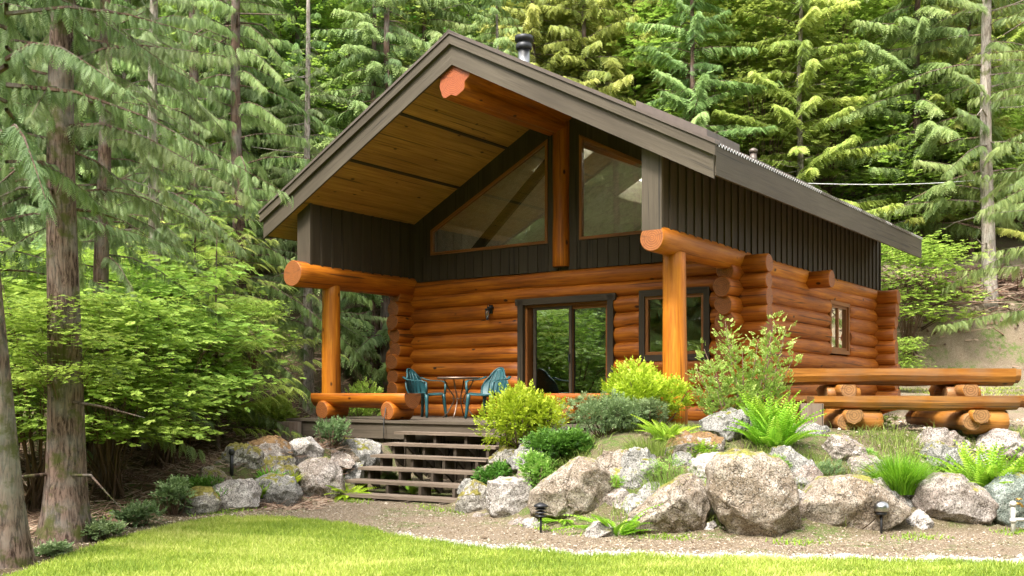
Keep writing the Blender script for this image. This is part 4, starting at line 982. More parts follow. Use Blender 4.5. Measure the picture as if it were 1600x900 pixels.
rocks = [  # x0 x1 ytop ybot material apex taper label
 (272, 332, 762, 808, 'rock_moss', .5, .25, 'mossy grey stone ending the left rock row'),
 (318, 398, 752, 801, 'rock_white', .6, .3, 'pale white-grey boulder in the left rock row beside the mossy end stone'),
 (376, 466, 742, 796, 'rock_grey', .55, .25, 'dark grey boulder between the pale boulder and the round pinkish one'),
 (300, 352, 728, 764, 'rock_tan', .5, .3, 'small tan rock behind the left row near the slim black post light'),
 (366, 446, 680, 722, 'rock_rust', .55, .4, 'boulder covered in rusty moss left of the timber stump post'),
 (418, 500, 688, 742, 'rock_white', .55, .35, 'sloping whitish boulder below the left end of the deck'),
 (500, 594, 687, 737, 'rock_grey', .5, .1, 'flat-topped grey boulder under the deck left of the steps'),
 (530, 566, 702+18, 762, 'rock_grey', .5, .2, 'small dark stone between the flat boulder and the steps'),
 (452, 532, 717, 783, 'rock_pink', .45, .12, 'large rounded pinkish-grey boulder left of the bottom step'),
 (766, 818, 697, 733, 'rock_moss', .5, .15, 'small mossy stone below the left yellow shrub'),
 (835, 905, 664, 705, 'rock_white', .3, .4, 'pale sloping slab between the two yellow shrubs'),
 (712, 768, 750, 806, 'rock_moss', .4, .4, 'mossy triangular stone right of the bottom step'),
 (760, 836, 746, 813, 'rock_white', .45, .15, 'pale pink-white boulder right of the mossy triangular stone'),
 (1035, 1130, 672, 724, 'rock_rust', .6, .3, 'flat boulder topped with orange moss behind the slanted slab'),
 (1088, 1200, 706, 765, 'rock_white', .3, .3, 'pale moss-topped rock tucked behind the largest boulder'),
 (970, 1034, 698, 765, 'rock_grey', .7, .4, 'weathered grey rock behind the grass wisps right of the grey-green shrub'),
 (1108, 1196, 636, 692, 'rock_grey', .5, .15, 'smooth light grey boulder behind the stems of the tall airy shrub'),
 (1236, 1292, 718, 768, 'rock_grey', .4, .35, 'jagged grey stone behind the narrow white stone'),
 (1290, 1362, 678, 728, 'rock_pink', .4, .4, 'low pinkish rock left of the green grass tuft'),
 (1446, 1524, 666, 722, 'rock_pink', .5, .3, 'low pink-grey rock right of the green grass tuft'),
 (1540, 1625, 668, 728, 'rock_pink', .5, .3, 'pinkish rock at the right edge behind the feathery fern'),
 (1236, 1312, 660, 684, 'rock_grey', .5, .2, 'thin flat grey stone at the foot of the timber stump near the picnic table'),
 (832, 962, 718, 816, 'rock_tan', .52, .42, 'large peaked boulder, brown left face and pale right face, centre of the rock wall'),
 (944, 992, 762, 803, 'rock_pink', .5, .15, 'small round pink stone right of the peaked boulder'),
 (988, 1068, 752, 796, 'rock_grey', .4, .3, 'long grey slab stone lying against the slanted tan slab'),
 (984, 1118, 746, 843, 'rock_tan', .86, .5, 'slanted tan slab rising to the right beside the largest boulder'),
 (1106, 1256, 710, 849, 'rock_tan', .42, .22, 'largest boulder of the wall, tall and cracked, pinkish tan'),
 (1238, 1266, 764, 812, 'rock_white', .4, .3, 'narrow upright white stone right of the largest boulder'),
 (1252, 1424, 748, 839, 'rock_tan', .38, .58, 'wide triangular tan boulder behind the domed garden light'),
 (1394, 1428, 768, 798, 'rock_pink', .5, .3, 'small tan stone wedged right of the triangular boulder'),
 (1416, 1452, 760, 788, 'rock_white', .5, .2, 'small pale round stone left of the round spotted boulder'),
 (1426, 1470, 796, 830, 'rock_white', .3, .6, 'small white triangular stone in front of the gap near the round boulder'),
 (1432, 1560, 742, 827, 'rock_pink', .45, .18, 'big round boulder, brown face and pale top, right part of the wall'),
 (1556, 1665, 742, 832, 'rock_green', .4, .2, 'greenish grey boulder at the right edge behind the white standpipe'),
 (818, 848, 808, 829, 'rock_white', .5, .15, 'small round white stone beside the tiered garden light'),
 (794, 826, 808, 824, 'rock_pink', .6, .3, 'small flat pink stone left of the tiered garden light'),
 (912, 960, 814, 843, 'rock_white', .6, .3, 'low pale stone in front of the peaked boulder beside the fern'),
 (1092, 1128, 812, 833, 'rock_white', .5, .2, 'small pale stone in the dark gap between slanted slab and largest boulder'),
 (1103, 1126, 797, 813, 'rock_pink', .5, .2, 'tiny stone lying on the pale stone in the dark gap'),
 (735, 765, 800, 812, 'rock_pink', .5, .2, 'tiny flat stone in front of the mossy triangular stone'),
]
_fr = np.random.default_rng(31); WHERE = []
for i in range(34):
    px = _fr.uniform(700, 1600) if i < 29 else _fr.uniform(300, 560); yb = np.interp(px, [300, 560, 700, 800, 1000, 1600], [770, 755, 778, 790, 812, 800]) - _fr.uniform(0, 85) * (1 if px > 700 else .4); wdt = _fr.uniform(30, 80)
    WHERE.append((px, (px - wdt / 2, px + wdt / 2, yb - wdt * _fr.uniform(.55, .8), yb, ['rock_tan', 'rock_pink', 'rock_grey', 'rock_moss'][int(_fr.integers(0, 4))], .5, .25)))
WHERE.sort(key=lambda q: q[0]); 
_n = 'first second third fourth fifth sixth seventh eighth ninth tenth eleventh twelfth thirteenth fourteenth fifteenth sixteenth seventeenth'.split()
for i, q in enumerate(WHERE): rocks.append((*q[1], 'half-buried filler stone among the boulders, %s from the %s' % (_n[i] if i < 17 else _n[33 - i], 'left' if i < 17 else 'right')))
for i, (x0, x1, yt, yb_, m_, ap, tp, lab) in enumerate(rocks):
    key = [k_ for k_ in OUT if lab.startswith(k_)]
    p = ground_at((x0 + x1) / 2, yb_ - 3); d = p.y
    if key:
        wv = (x1 - x0) / FPX * d; dyy = wv * .8; me, cx_, cz_ = outline_rock(OUT[key[0]], d + .12 * wv, dyy, m_, 900 + i); o = bpy.data.objects.new('boulder', me); col.objects.link(o); o.location = at(cx_, cz_, d + .12 * wv) + Vector((0, dyy * .30, 0)); tag(o, lab, 'boulder', 'rocks of the garden wall'); continue
    wx = (x1 - x0) / FPX * d * 1.17
    dy = wx * (.55 if wx > .5 else .75); ztop = EYE + (HOR - yt) / FPX * (d + dy * .45); zb_ = EYE + (HOR - yb_) / FPX * d - .06
    me = rock_mesh('boulder', m_, wx, dy * 1.25, max(.1, ztop - zb_), 100 + i, ap, tp, 6 if wx > .62 else 5 if wx > .25 else 4, sharp=1.0)
    o = bpy.data.objects.new('boulder' if wx > .32 else 'stone', me); col.objects.link(o); o.location = (p.x, p.y + dy * .5, zb_)
    tag(o, lab, 'boulder' if wx > .32 else 'stone', 'rocks of the garden wall')

# small loose gravel and litter
def scatter_pebbles(name, n, fn, size, m_, label, seed):
    r = np.random.default_rng(seed); P = fn(r, n); n = len(P); base = np.array([[1, 0, 0], [0, 1, 0], [-1, 0, 0], [0, -1, 0], [0, 0, 1.0], [0, 0, -.5]]); F = np.array([[0, 1, 4], [1, 2, 4], [2, 3, 4], [3, 0, 4]])
    a = r.uniform(0, 6.28, n); s = size * r.lognormal(0, .45, n); c, q = np.cos(a), np.sin(a); el = r.uniform(.5, 1.0, n)
    V = np.zeros((n, 6, 3)); bx = base[None] * np.array([1, 1, .55]); bx = np.repeat(bx, n, 0); bx[:, :, 1] *= el[:, None]; bx += r.normal(0, .15, (n, 6, 3))
    V[:, :, 0] = (bx[:, :, 0] * c[:, None] - bx[:, :, 1] * q[:, None]) * s[:, None]; V[:, :, 1] = (bx[:, :, 0] * q[:, None] + bx[:, :, 1] * c[:, None]) * s[:, None]; V[:, :, 2] = bx[:, :, 2] * s[:, None]
    V += P[:, None]; T = np.repeat(r.uniform(0, 1, n), 6)
    o = fastmesh(name, V.reshape(-1, 3), (F[None] + (np.arange(n) * 6)[:, None, None]).reshape(-1, 3), m_, T, False); tag(o, label, 'gravel', kind='stuff'); return o
def pebmat(name, stops):
    m, n, p = mat(name); a = nd(n, 'ShaderNodeAttribute'); a.attribute_name = 'tint'
    n.links.new(ramp(n, a.outputs['Fac'], stops), p.inputs['Base Color']); p.inputs['Roughness'].default_value = .9; p.inputs['Specular IOR Level'].default_value = .15; return m
M['peb'] = pebmat('pebble_tones', [(0, (.07, .045, .028)), (.4, (.21, .155, .10)), (.8, (.32, .255, .18)), (1, (.44, .39, .32))])
M['peb2'] = pebmat('pale_pebble_tones', [(0, (.16, .14, .12)), (.5, (.36, .33, .29)), (1, (.56, .53, .48))])
def f1(r, n):
    x = r.uniform(-5.2, 6.5, n); e = lawn_edge(x); y = e + (np.interp(x, _fx, _fy) + .5 - e) * r.uniform(0, 1, n); return np.stack([x, y, terrain(x, y) + .004], -1)
scatter_pebbles('gravel', 40000, f1, .0068, 'peb', 'fine tan pebbles and litter over the path before the boulders', 5)
def f1b(r, n):
    x = r.uniform(-1.2, 6.5, n); e = lawn_edge(x); y = e + np.abs(r.normal(.12, .12, n)); return np.stack([x, y, terrain(x, y) + .008], -1)
scatter_pebbles('gravel', 12000, f1b, .0075, 'peb2', 'pale gravel strip along the edge of the lawn', 6)
def f2(r, n):
    x = r.uniform(1.5, 9, n); y = r.uniform(11.6, 19, n) ; return np.stack([x, y, terrain(x, y) + .004], -1)
scatter_pebbles('gravel', 16000, f2, .014, 'peb', 'coarser gravel of the terrace round the picnic table', 8)
# fallen twigs
r = np.random.default_rng(12)
def twigs(name, n, fx, label, L=.3, w_=.006, seed=1):
    r = np.random.default_rng(seed); P = fx(r, n); n = len(P); a = r.uniform(0, 6.28, n); l = L * r.uniform(.3, 1.3, n); e = r.uniform(-.1, .45, n)
    d = np.stack([np.cos(a) * np.cos(e), np.sin(a) * np.cos(e), np.sin(e)], -1); s = np.stack([-np.sin(a), np.cos(a), 0 * a], -1) * w_; u = np.array([0, 0, w_])
    V = np.stack([P - s, P + s, P + u * 2, P + d * l[:, None]], 1) + np.array([0, 0, .01]); F = np.array([[0, 1, 3], [1, 2, 3], [2, 0, 3]])
    o = fastmesh(name, V.reshape(-1, 3), (F[None] + (np.arange(n) * 4)[:, None, None]).reshape(-1, 3), 'twig', np.repeat(r.uniform(0, 1, n), 4), False); tag(o, label, 'twigs', kind='stuff'); return o
M['twig'] = pebmat('twig_tones', [(0, (.06, .035, .025)), (.5, (.20, .12, .08)), (1, (.40, .30, .22))])
def f3(r, n):
    x = r.uniform(-9, -2.4, n); y = r.uniform(9.8, 24, n); k = (y > 12.4) | (x < -4.3); x, y = x[k], y[k]; return np.stack([x, y, terrain(x, y)], -1)
twigs('fallen_twigs', 16000, f3, 'brown dead twigs and needles covering the slope left of the rocks', .30, .006, 3)
def f4(r, n):
    x = r.uniform(9.5, 22, n); y = r.normal(28.0, .45, n); return np.stack([x, y, terrain(x, y)], -1)
twigs('exposed_roots', 5000, f4, 'tangled roots and dead twigs hanging over the cut earth bank at right', .8, .022, 4)

# ------------------------------------------------------------------ grass
def lawn_pts(r, n):
    x = r.uniform(-6.2, 6.6, n); e = lawn_edge(x) + .02 + np.abs(r.normal(0, .06, n)) * (np.sin(x * 6) * .5 + .8); y = 7.5 + (e - 7.5) * r.uniform(0, 1, n); k = e > 8.3
    # equal density: thin out where the strip is short
    k &= r.uniform(0, 1, n) < (e - 7.5) / 5.7
    x, y = x[k], y[k]; return np.stack([x, y, terrain(x, y) + .012], -1)
r = np.random.default_rng(2); P = lawn_pts(r, 400000)
tint = .40 + .30 * np.sin(P[:, 0] * 1.7 + np.sin(P[:, 1] * 1.3) * 2) * .6 + .14 * np.sin(P[:, 0] * 4.3 + P[:, 1] * 3.7) * np.sin(P[:, 1] * 5.1 - P[:, 0]) + .22 * (np.sin(P[:, 0] * 2.3 + 4 * np.sin(P[:, 1] * 1.9)) > .8) + r.normal(0, .22, len(P))
g = blades('lawn_grass', 'lf_grass', P, r.uniform(.022, .055, len(P)), np.full(len(P), .0075), r.uniform(.2, 1.0, len(P)), np.clip(tint, 0, 1), 3, seg=1); tag(g, 'bright yellow-green mown lawn grass in the foreground', 'grass', kind='stuff')
def f5(r, n):
    x = r.uniform(.3, 6.4, n); y = np.interp(x, _fx, _fy) + r.uniform(.2, 2.4, n); q = np.sin(x * 2.1 + 1) * np.sin(y * 2.7 + x) + r.normal(0, .25, n) > .28; x, y = x[q], y[q]; return np.stack([x, y, terrain(x, y)], -1)
P = f5(r, 24000); g = blades('ground_grass', 'lf_wisp', P, r.uniform(.06, .20, len(P)), np.full(len(P), .008), r.uniform(.3, 1.1, len(P)), r.uniform(.1, .8, len(P)), 5, seg=2); tag(g, 'wispy pale green grass growing between the boulders', 'grass', kind='stuff')
def f6(r, n):
    x = r.uniform(-5.2, 5.5, n); y = np.interp(x, _fx, _fy) - r.uniform(.0, .35, n); q = np.sin(x * 5.1) + r.normal(0, .5, n) > .6; x, y = x[q], y[q]; return np.stack([x, y, terrain(x, y)], -1)
P = f6(r, 5200); g = blades('weeds', 'lf_fern', P, r.uniform(.02, .07, len(P)), np.full(len(P), .012), r.uniform(.5, 1.4, len(P)), r.uniform(.1, .7, len(P)), 6, seg=2); tag(g, 'small weeds and moss at the foot of the boulders', 'weeds', kind='stuff')
P = np.concatenate([np.stack([r.uniform(9.5, 20, 5000), r.uniform(21.5, 25.8, 5000)], -1)]); P = np.concatenate([P, terrain(P[:, 0], P[:, 1])[:, None]], 1)
g = blades('rough_grass', 'lf_grass', P, r.uniform(.04, .12, len(P)), np.full(len(P), .02), r.uniform(.3, 1.1, len(P)), r.uniform(.2, .9, len(P)), 5, seg=1); tag(g, 'strip of rough grass beyond the gravel at right', 'grass', kind='stuff')

# ------------------------------------------------------------------ garden plants
def shrub(px0, px1, yt, yb_, m_, leaf, n, name, label, cat='shrub', tm=TW6, seed=0, dz=0, depth=.9, d=None, **k):
    p = ground_at((px0 + px1) / 2, yb_) if d is None else at((px0 + px1) / 2, yb_, d)
    if d is not None: p.z = min(p.z, gz(p.x, p.y) + .25) if False else gz(p.x, p.y)
    wv = (px1 - px0) / FPX * p.y; hv = EYE + (HOR - yt) / FPX * p.y - p.z
    me, mb = shrub_mesh('foliage', m_, wv, wv * depth, hv, n, leaf, tm, seed, **k)
    t = thing(name, label, cat, (p.x, p.y + wv * .2, p.z)); put_mesh('foliage', me, t); mb.build('stems', 'stem', t); return t
shrub(752, 893, 598, 712, 'lf_spirea', .10, 2100, 'spirea_shrub', 'round bright yellow-green shrub just right of the porch steps', seed=1, d=12.9, low=.08)
shrub(940, 1092, 566, 704, 'lf_spirea', .105, 2400, 'spirea_shrub', 'larger bright yellow-green shrub in front of the right porch post', seed=2, d=12.9, low=.12)
shrub(880, 1010, 612, 742, 'lf_grey', .085, 1900, 'juniper_shrub', 'loose grey-green shrub between the two yellow ones', seed=3, d=12.2, tm=TW7, up=.2)
shrub(975, 1050, 620, 705, 'lf_grey', .07, 1300, 'juniper_shrub', 'small grey-green bush under the larger yellow shrub', seed=31, d=12.5, tm=TW7, up=.2)
shrub(822, 930, 672, 748, 'lf_deep', .09, 1700, 'low_shrub', 'low deep green leafy plant spreading above the peaked boulder', seed=4, d=11.9, flat=.4)
shrub(815, 870, 700, 760, 'lf_lilac', .075, 700, 'low_shrub', 'low light green plant above the pale pink-white boulder', seed=5, d=11.7, flat=.3)
shrub(742, 798, 722, 762, 'lf_deep', .075, 620, 'low_shrub', 'small leafy green plant beside the steps above the mossy triangular stone', seed=6, d=12.5, flat=.4)
shrub(486, 548, 645, 700, 'lf_grey', .07, 560, 'silvery_shrub', 'small silvery green shrub in front of the left end of the deck', seed=7, d=15.0, shell=.2)
for i_, (a_, b_, c_, d_, m__, lab_) in enumerate([(1000, 1075, 712, 762, 'lf_lilac', 'low light green cover behind the slanted slab'), (1075, 1120, 690, 722, 'lf_fern', 'small bright weed beside the orange-moss boulder'), (1195, 1240, 712, 742, 'lf_lilac', 'low pale plant right above the largest boulder'), (1275, 1345, 722, 756, 'lf_grey', 'low grey-green cover behind the triangular boulder'), (1360, 1400, 742, 772, 'lf_fern', 'yellow-green moss clump at the crest of the triangular boulder'), (1455, 1530, 715, 752, 'lf_grey', 'low grey-green cover above the round boulder'), (1340, 1370, 700, 725, 'lf_lilac', 'tiny plant left of the grass tuft'), (930, 985, 742, 770, 'lf_fern', 'small bright plant between peaked boulder and round pink stone'), (596, 628, 735, 765, 'lf_deep', 'small green weed by the left ends of the middle treads')]):
    shrub(a_, b_, c_, d_, m__, .055, 420, 'low_plant', lab_, 'plant', seed=60 + i_, flat=.4, tm=TW7)
# tall airy shrub: several upright leafy stems
def airy(px, yb_, d, tops, label, leaf, m_, seed):
    r = np.random.default_rng(seed); p = at(px, yb_, d); p.z = gz(p.x, p.y); t = thing('tall_shrub', label, 'shrub', p); mb = MB(); B = []; D = []; T = []
    for (tx, ty) in tops:
        q = at(tx, ty, d + r.uniform(-.25, .3)) - p; b0 = Vector((r.normal(0, .10), r.normal(0, .08), -.05)); mid = b0.lerp(q, .5) + Vector((q.x * .10, 0, -.04))
        mb.tube([b0, mid, q], 0, 6, rad=[.014, .010, .003])
        for k in range(85):
            u = r.uniform(.30, 1) ** .8; c = (b0.lerp(mid, u * 2) if u < .5 else mid.lerp(q, u * 2 - 1)); a = r.uniform(0, 6.28); rr = r.uniform(.02, .24 * (1.15 - u) + .05)
            B.append((c.x + math.cos(a) * rr, c.y + math.sin(a) * rr, c.z + r.uniform(-.05, .08))); D.append((math.cos(a), math.sin(a), r.uniform(.2, 1.4))); T.append(.30 + .35 * u + r.normal(0, .12))
    B = np.array(B); V, F, TT = stamp(TW6, B, np.array(D), np.array([0, 0, 1]) + r.normal(0, .5, (len(B), 3)), leaf * r.uniform(.7, 1.3, len(B)), np.clip(T, 0, 1))
    fastmesh('foliage', V, F, m_, TT, False, parent=t); mb.build('stems', 'stem', t)
airy(1160, 690, 12.2, [(1133, 502), (1140, 530), (1100, 545), (1088, 575), (1115, 570), (1160, 545), (1185, 530), (1210, 500), (1228, 515), (1205, 540), (1240, 560), (1190, 575), (1150, 590), (1120, 610), (1095, 620), (1170, 615), (1215, 600)], 'tall airy light-green shrub with many thin stems before the cabin corner', .085, 'lf_lilac', 9)
def fern(px, yb_, d, n, L, label, seed, m_='lf_fern', spread=1.0, upr=.8, tm=FERN, name='fern', wid=1.0):
    r = np.random.default_rng(seed); p = at(px, yb_, d); p.z = gz(p.x, p.y); az = np.arange(n) * 2.4 + r.uniform(-.4, .4, n); el = np.radians(r.uniform(25, 75, n) * upr + 10)
    D = np.stack([np.cos(az) * np.cos(el), np.sin(az) * np.cos(el), np.sin(el)], -1); Bs = np.stack([np.cos(az), np.sin(az), 0 * az], -1) * r.uniform(0, .10, n)[:, None] * spread
    V, F, TT = stamp(tm, Bs, D, np.array([0, 0, 1]) + r.normal(0, .12, (n, 3)), L * r.uniform(.65, 1.15, n), np.clip(.45 + r.normal(0, .15, n), 0, 1), L * r.uniform(.8, 1.1, n) * wid)
    o = fastmesh(name, V, F, m_, TT, False); o.location = p; tag(o, label, 'fern' if name == 'fern' else 'plant'); return o
fern(1212, 722, 11.6, 48, .56, 'large bright fern clump between the tall airy shrub and the timber stump', 1, spread=1.9, upr=1.15)
fern(1190, 690, 11.9, 30, .55, 'second fern rising behind the large fern clump, nearest the tall shrub stems', 2, spread=1.5, upr=1.2)
fern(1548, 756, 11.3, 70, .66, 'feathery fern clump above the big round boulder at right', 3, spread=2.6, upr=1.15)
fern(1600, 752, 11.2, 40, .48, 'yellow-green fern at the right edge of the picture', 4, spread=2, m_='lf_spirea')
fern(965, 838, 10.35, 15, .52, 'single open fern growing in front of the slanted slab', 5, upr=.75)
fern(1045, 720, 11.8, 26, .42, 'small fern beside the orange-moss boulder', 6)
fern(880, 832, 10.9, 20, .26, 'low fern at the foot of the peaked boulder', 7, upr=.3)
fern(538, 748, 13.9, 22, .42, 'yellowing fern between the round pinkish boulder and the steps', 8, m_='lf_spirea', upr=.6)
fern(650, 735, 14.0, 8, .35, 'small fern growing through the gaps of the steps', 9)
def tuft(px, yb_, d, n, L, rad, m_, label, seed, lean=.8, wd=.012, name='grass_tuft'):
    r = np.random.default_rng(seed); p = at(px, yb_, d); p.z = gz(p.x, p.y); a = r.uniform(0, 6.28, n); q = np.sqrt(r.uniform(0, 1, n)) * rad
    P = np.stack([np.cos(a) * q, np.sin(a) * q, 0 * a], -1); o = blades(name, m_, P, L * r.uniform(.55, 1.1, n), np.full(n, wd), lean * (q / rad) * r.uniform(.5, 1.3, n), np.clip(r.normal(.45, .2, n), 0, 1), seed, seg=4, outward=a + r.normal(0, .3, n)); o.location = p; tag(o, label, 'grass tuft' if name == 'grass_tuft' else 'plant'); return o
tuft(1405, 748, 11.1, 1500, .50, .20, 'lf_tuft', 'vivid green arching grass tuft above the triangular tan boulder', 1, 1.0, .010)
tuft(1060, 762, 11.0, 500, .30, .40, 'lf_wisp', 'wispy pale grass above the slanted slab', 2, .8, .008)
tuft(1318, 752, 10.9, 500, .26, .38, 'lf_wisp', 'wispy grey-green grass behind the triangular tan boulder', 3, .8, .008)
tuft(1480, 745, 11.3, 400, .24, .25, 'lf_wisp', 'pale wispy grass between grass tuft and feathery fern', 4, .8, .008)
tuft(1018, 735, 11.5, 400, .28, .25, 'lf_wisp', 'thin pale grass beside the weathered grey rock', 14, .8, .008)
tuft(402, 748, 13.0, 160, .26, .14, 'lf_fern', 'yellow-green strappy plant behind the pale left boulder', 5, 1.0, .03, 'strappy_plant')
tuft(450, 742, 13.6, 140, .26, .13, 'lf_spirea', 'yellow strappy plant left of the round pinkish boulder', 6, 1.0, .03, 'strappy_plant')
tuft(420, 738, 13.4, 120, .24, .12, 'lf_tuft', 'green strappy plant behind the dark grey boulder', 7, 1.0, .03, 'strappy_plant')
tuft(345, 765, 12.6, 160, .24, .16, 'lf_tuft', 'dark green strappy plant near the small tan rock', 8, 1.0, .028, 'strappy_plant')
tuft(520, 722, 14.2, 120, .22, .12, 'lf_spirea', 'yellow strappy plant in front of the flat-topped boulder', 9, 1.0, .028, 'strappy_plant')
shrub(232, 300, 745, 815, 'lf_grey', .085, 420, 'low_shrub', 'low trailing green plant left of the mossy end stone', seed=21, d=11.8, flat=.5)
shrub(282, 345, 745, 780, 'lf_deep', .075, 380, 'low_shrub', 'small dark green plant above the mossy end stone', seed=22, d=12.5, flat=.4)
shrub(180, 250, 790, 830, 'lf_grey', .085, 380, 'low_shrub', 'low pale green plant at the lawn edge below the hollow', seed=23, d=11.0, flat=.5)
shrub(110, 190, 820, 862, 'lf_grey', .08, 420, 'low_shrub', 'low leafy plant right of the foot of the thick left trunk', seed=24, d=9.9, flat=.5)
shrub(50, 110, 855, 892, 'lf_grey', .07, 260, 'low_shrub', 'small leafy plant between the two left trunks at the lawn edge', seed=25, d=9.0, flat=.5)
shrub(405, 452, 610, 690, 'lf_maple', .11, 500, 'leafy_shrub', 'bright green bush behind the timber stump post left of the deck', seed=26, d=18.3, tm=TW5)
shrub(500, 625, 590, 665, 'lf_maple', .11, 900, 'leafy_shrub', 'bright green bushes seen under the left porch bench', seed=27, d=20.3, tm=TW5)
shrub(1340, 1400, 650, 690, 'lf_wisp', .06, 160, 'low_shrub', 'tiny pale weed under the near picnic bench', seed=28, d=12.3)

# ------------------------------------------------------------------ trees
near_tr = [trunk_mesh('trunk', 10, .185, .03, 'bark', (.004, .006), 16, .55, 10, 1), trunk_mesh('trunk', 10, .135, .03, 'bark', (-.06, .01), 16, .5, 3, 2)]
def tree(label, group, px, d, trunk, crown, limbs, s=1.0, rz=0, cm=None, tm_=None, z=None, cat='tree', name='conifer_tree'):
    x = (px - 800) / FPX * d; zz = gz(x, d) if z is None else z
    t = thing(name, label, cat, (x, d, zz), rz, group); t.scale = (s, s, s)
    if trunk: o = put_mesh('trunk', trunk, t, tm_)
    if crown: put_mesh('crown', crown, t, cm)
    if limbs: put_mesh('limbs', limbs, t)
    return t
def crown(m_, lm, **k):
    me, mb = conifer_crown('crown', m_, **k); return me, None
CN = [crown('lf_dark', 'bark_red', H=9.5, z0=3.3, Rm=2.3, nbr=60, tmpl=FR_FINE, sp=.042, sl=.18, droop=.95, seed=1, hang=58, side=55, jit=.35),
      crown('lf_mid', 'bark_red', H=10, z0=1.3, Rm=2.8, nbr=70, tmpl=FR_FINE, sp=.06, sl=.27, droop=.65, seed=2, hang=48, side=58, jit=.35),
      crown('lf_dark', 'bark_red', H=11, z0=1.2, Rm=2.7, nbr=80, tmpl=FR_FINE, sp=.06, sl=.27, droop=.9, seed=3, hang=66, side=50, jit=.35)]
CF = [crown('lf_mid', 'bark_red', H=14, z0=.6, Rm=3.3, nbr=104, tmpl=FR_MID, sp=.072, sl=.37, droop=.5, seed=11, hang=40, side=58, jit=.4),
      crown('lf_mid', 'bark_red', H=15, z0=1.0, Rm=3.5, nbr=108, tmpl=FR_MID, sp=.072, sl=.38, droop=.7, seed=12, hang=50, side=55, jit=.4),
      crown('lf_yel', 'bark_red', H=14, z0=.5, Rm=3.5, nbr=94, tmpl=FR_MID, sp=.068, sl=.37, droop=.42, seed=13, hang=30, side=60, jit=.45, thin=.1),
      crown('lf_yel', 'bark_red', H=15, z0=1.0, Rm=3.3, nbr=100, tmpl=FR_MID, sp=.068, sl=.37, droop=.38, seed=14, hang=26, side=62, jit=.45)]
TF = [trunk_mesh('trunk', 14, .14, .02, 'bark_pale', (.004, 0), 12, .3, 16, 5), trunk_mesh('trunk', 15, .14, .02, 'bark_red', (-.005, 0), 12, .3, 20, 6)]
# the distinct near trees
tree('leaning grey-brown trunk cut by the left edge of the picture', None, 10, 8.55, near_tr[1], CN[0][0], None, 1.0, 1.0)
tree('thick dark furrowed trunk with mossy foot, second from the left', None, 97, 9.9, near_tr[0], CN[0][0], CN[0][1], 1.0, .4)
nl = [('pale-trunked cedar with drooping sprays, half way between thick trunk and cabin', 238, 17.0, 0, 2, 1, .9, None),
      ('dark cedar hanging over the gap left of the pale-trunked cedar', 160, 13.5, 1, 0, 1, .85, None),
      ('dark drooping cedar at the far left behind the leaning trunk', -30, 12.5, 1, 2, 1, .95, None),
      ('slender pale trunk seen between the left bushes and the porch post', 481, 21.5, 0, 1, 1, .8, 'lf_dark'),
      ('dark trunk behind the left log corner of the porch', 603, 24.0, 1, 2, 1, 1.0, 'lf_dark'),
      ('cedar with hanging sprays just left of the roof eave', 372, 20.0, 1, 2, 1, 1.05, 'lf_mid'),
      ('cedar filling the space above the left bushes', 300, 23.5, 1, 1, 1, 1.1, None)]
for lab, px, d, tk, ck, tm, s, cm in nl:
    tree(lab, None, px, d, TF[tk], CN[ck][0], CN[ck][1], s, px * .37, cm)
tree('cedar with straight pale trunk on the bank at right, drooping sprays over the roof corner', None, 1543, 27.6, TF[0], CN[1][0], CN[1][1], 1.35, 2.2, 'lf_mid')
tree('green cedar at the right edge of the picture in front of the pale-trunked one', None, 1680, 20.5, TF[1], CN[1][0], CN[1][1], 1.15, .9, 'lf_mid')
# forest rows on the slope
r = np.random.default_rng(77); used = []
rows = [(25.6, 5), (29.5, 5.6), (34.5, 6.4), (41, 7.4), (49, 8.6), (59, 10), (72, 11)]
def region(px):
    if px < 430: return ('left', 'dark conifer left of cabin')
    if px < 820: return ('mid', 'green conifer above left roof slope')
    if px < 1260: return ('roof', 'yellow-green conifer above right roof slope')
    return ('right', 'conifer in upper right woods')
k = 0; placed = []
ORD = ['leftmost', 'second from left', 'third from left', 'fourth from left', 'fifth from left', 'sixth from left', 'seventh from left', 'eighth from left', 'ninth from left', 'tenth from left', 'eleventh from left', 'twelfth from left', 'thirteenth from left', 'fourteenth from left', 'fifteenth from left'] + ['last but %s from right' % q for q in 'one two three four five six seven eight nine ten'.split()]
ROWN = ['nearest row', 'second row', 'third row', 'fourth row', 'fifth row', 'sixth row', 'farthest row']
def label_rows(pl):
    by = {}
    for q in pl: by.setdefault((q[0], q[1]), []).append(q)
    for (rg, ri_), L_ in by.items():
        L_.sort(key=lambda q: q[2])
        for i_, q in enumerate(L_): q[3]['label'] = '%s, %s, %s' % (q[4], ROWN[ri_], ORD[min(i_, 24)])
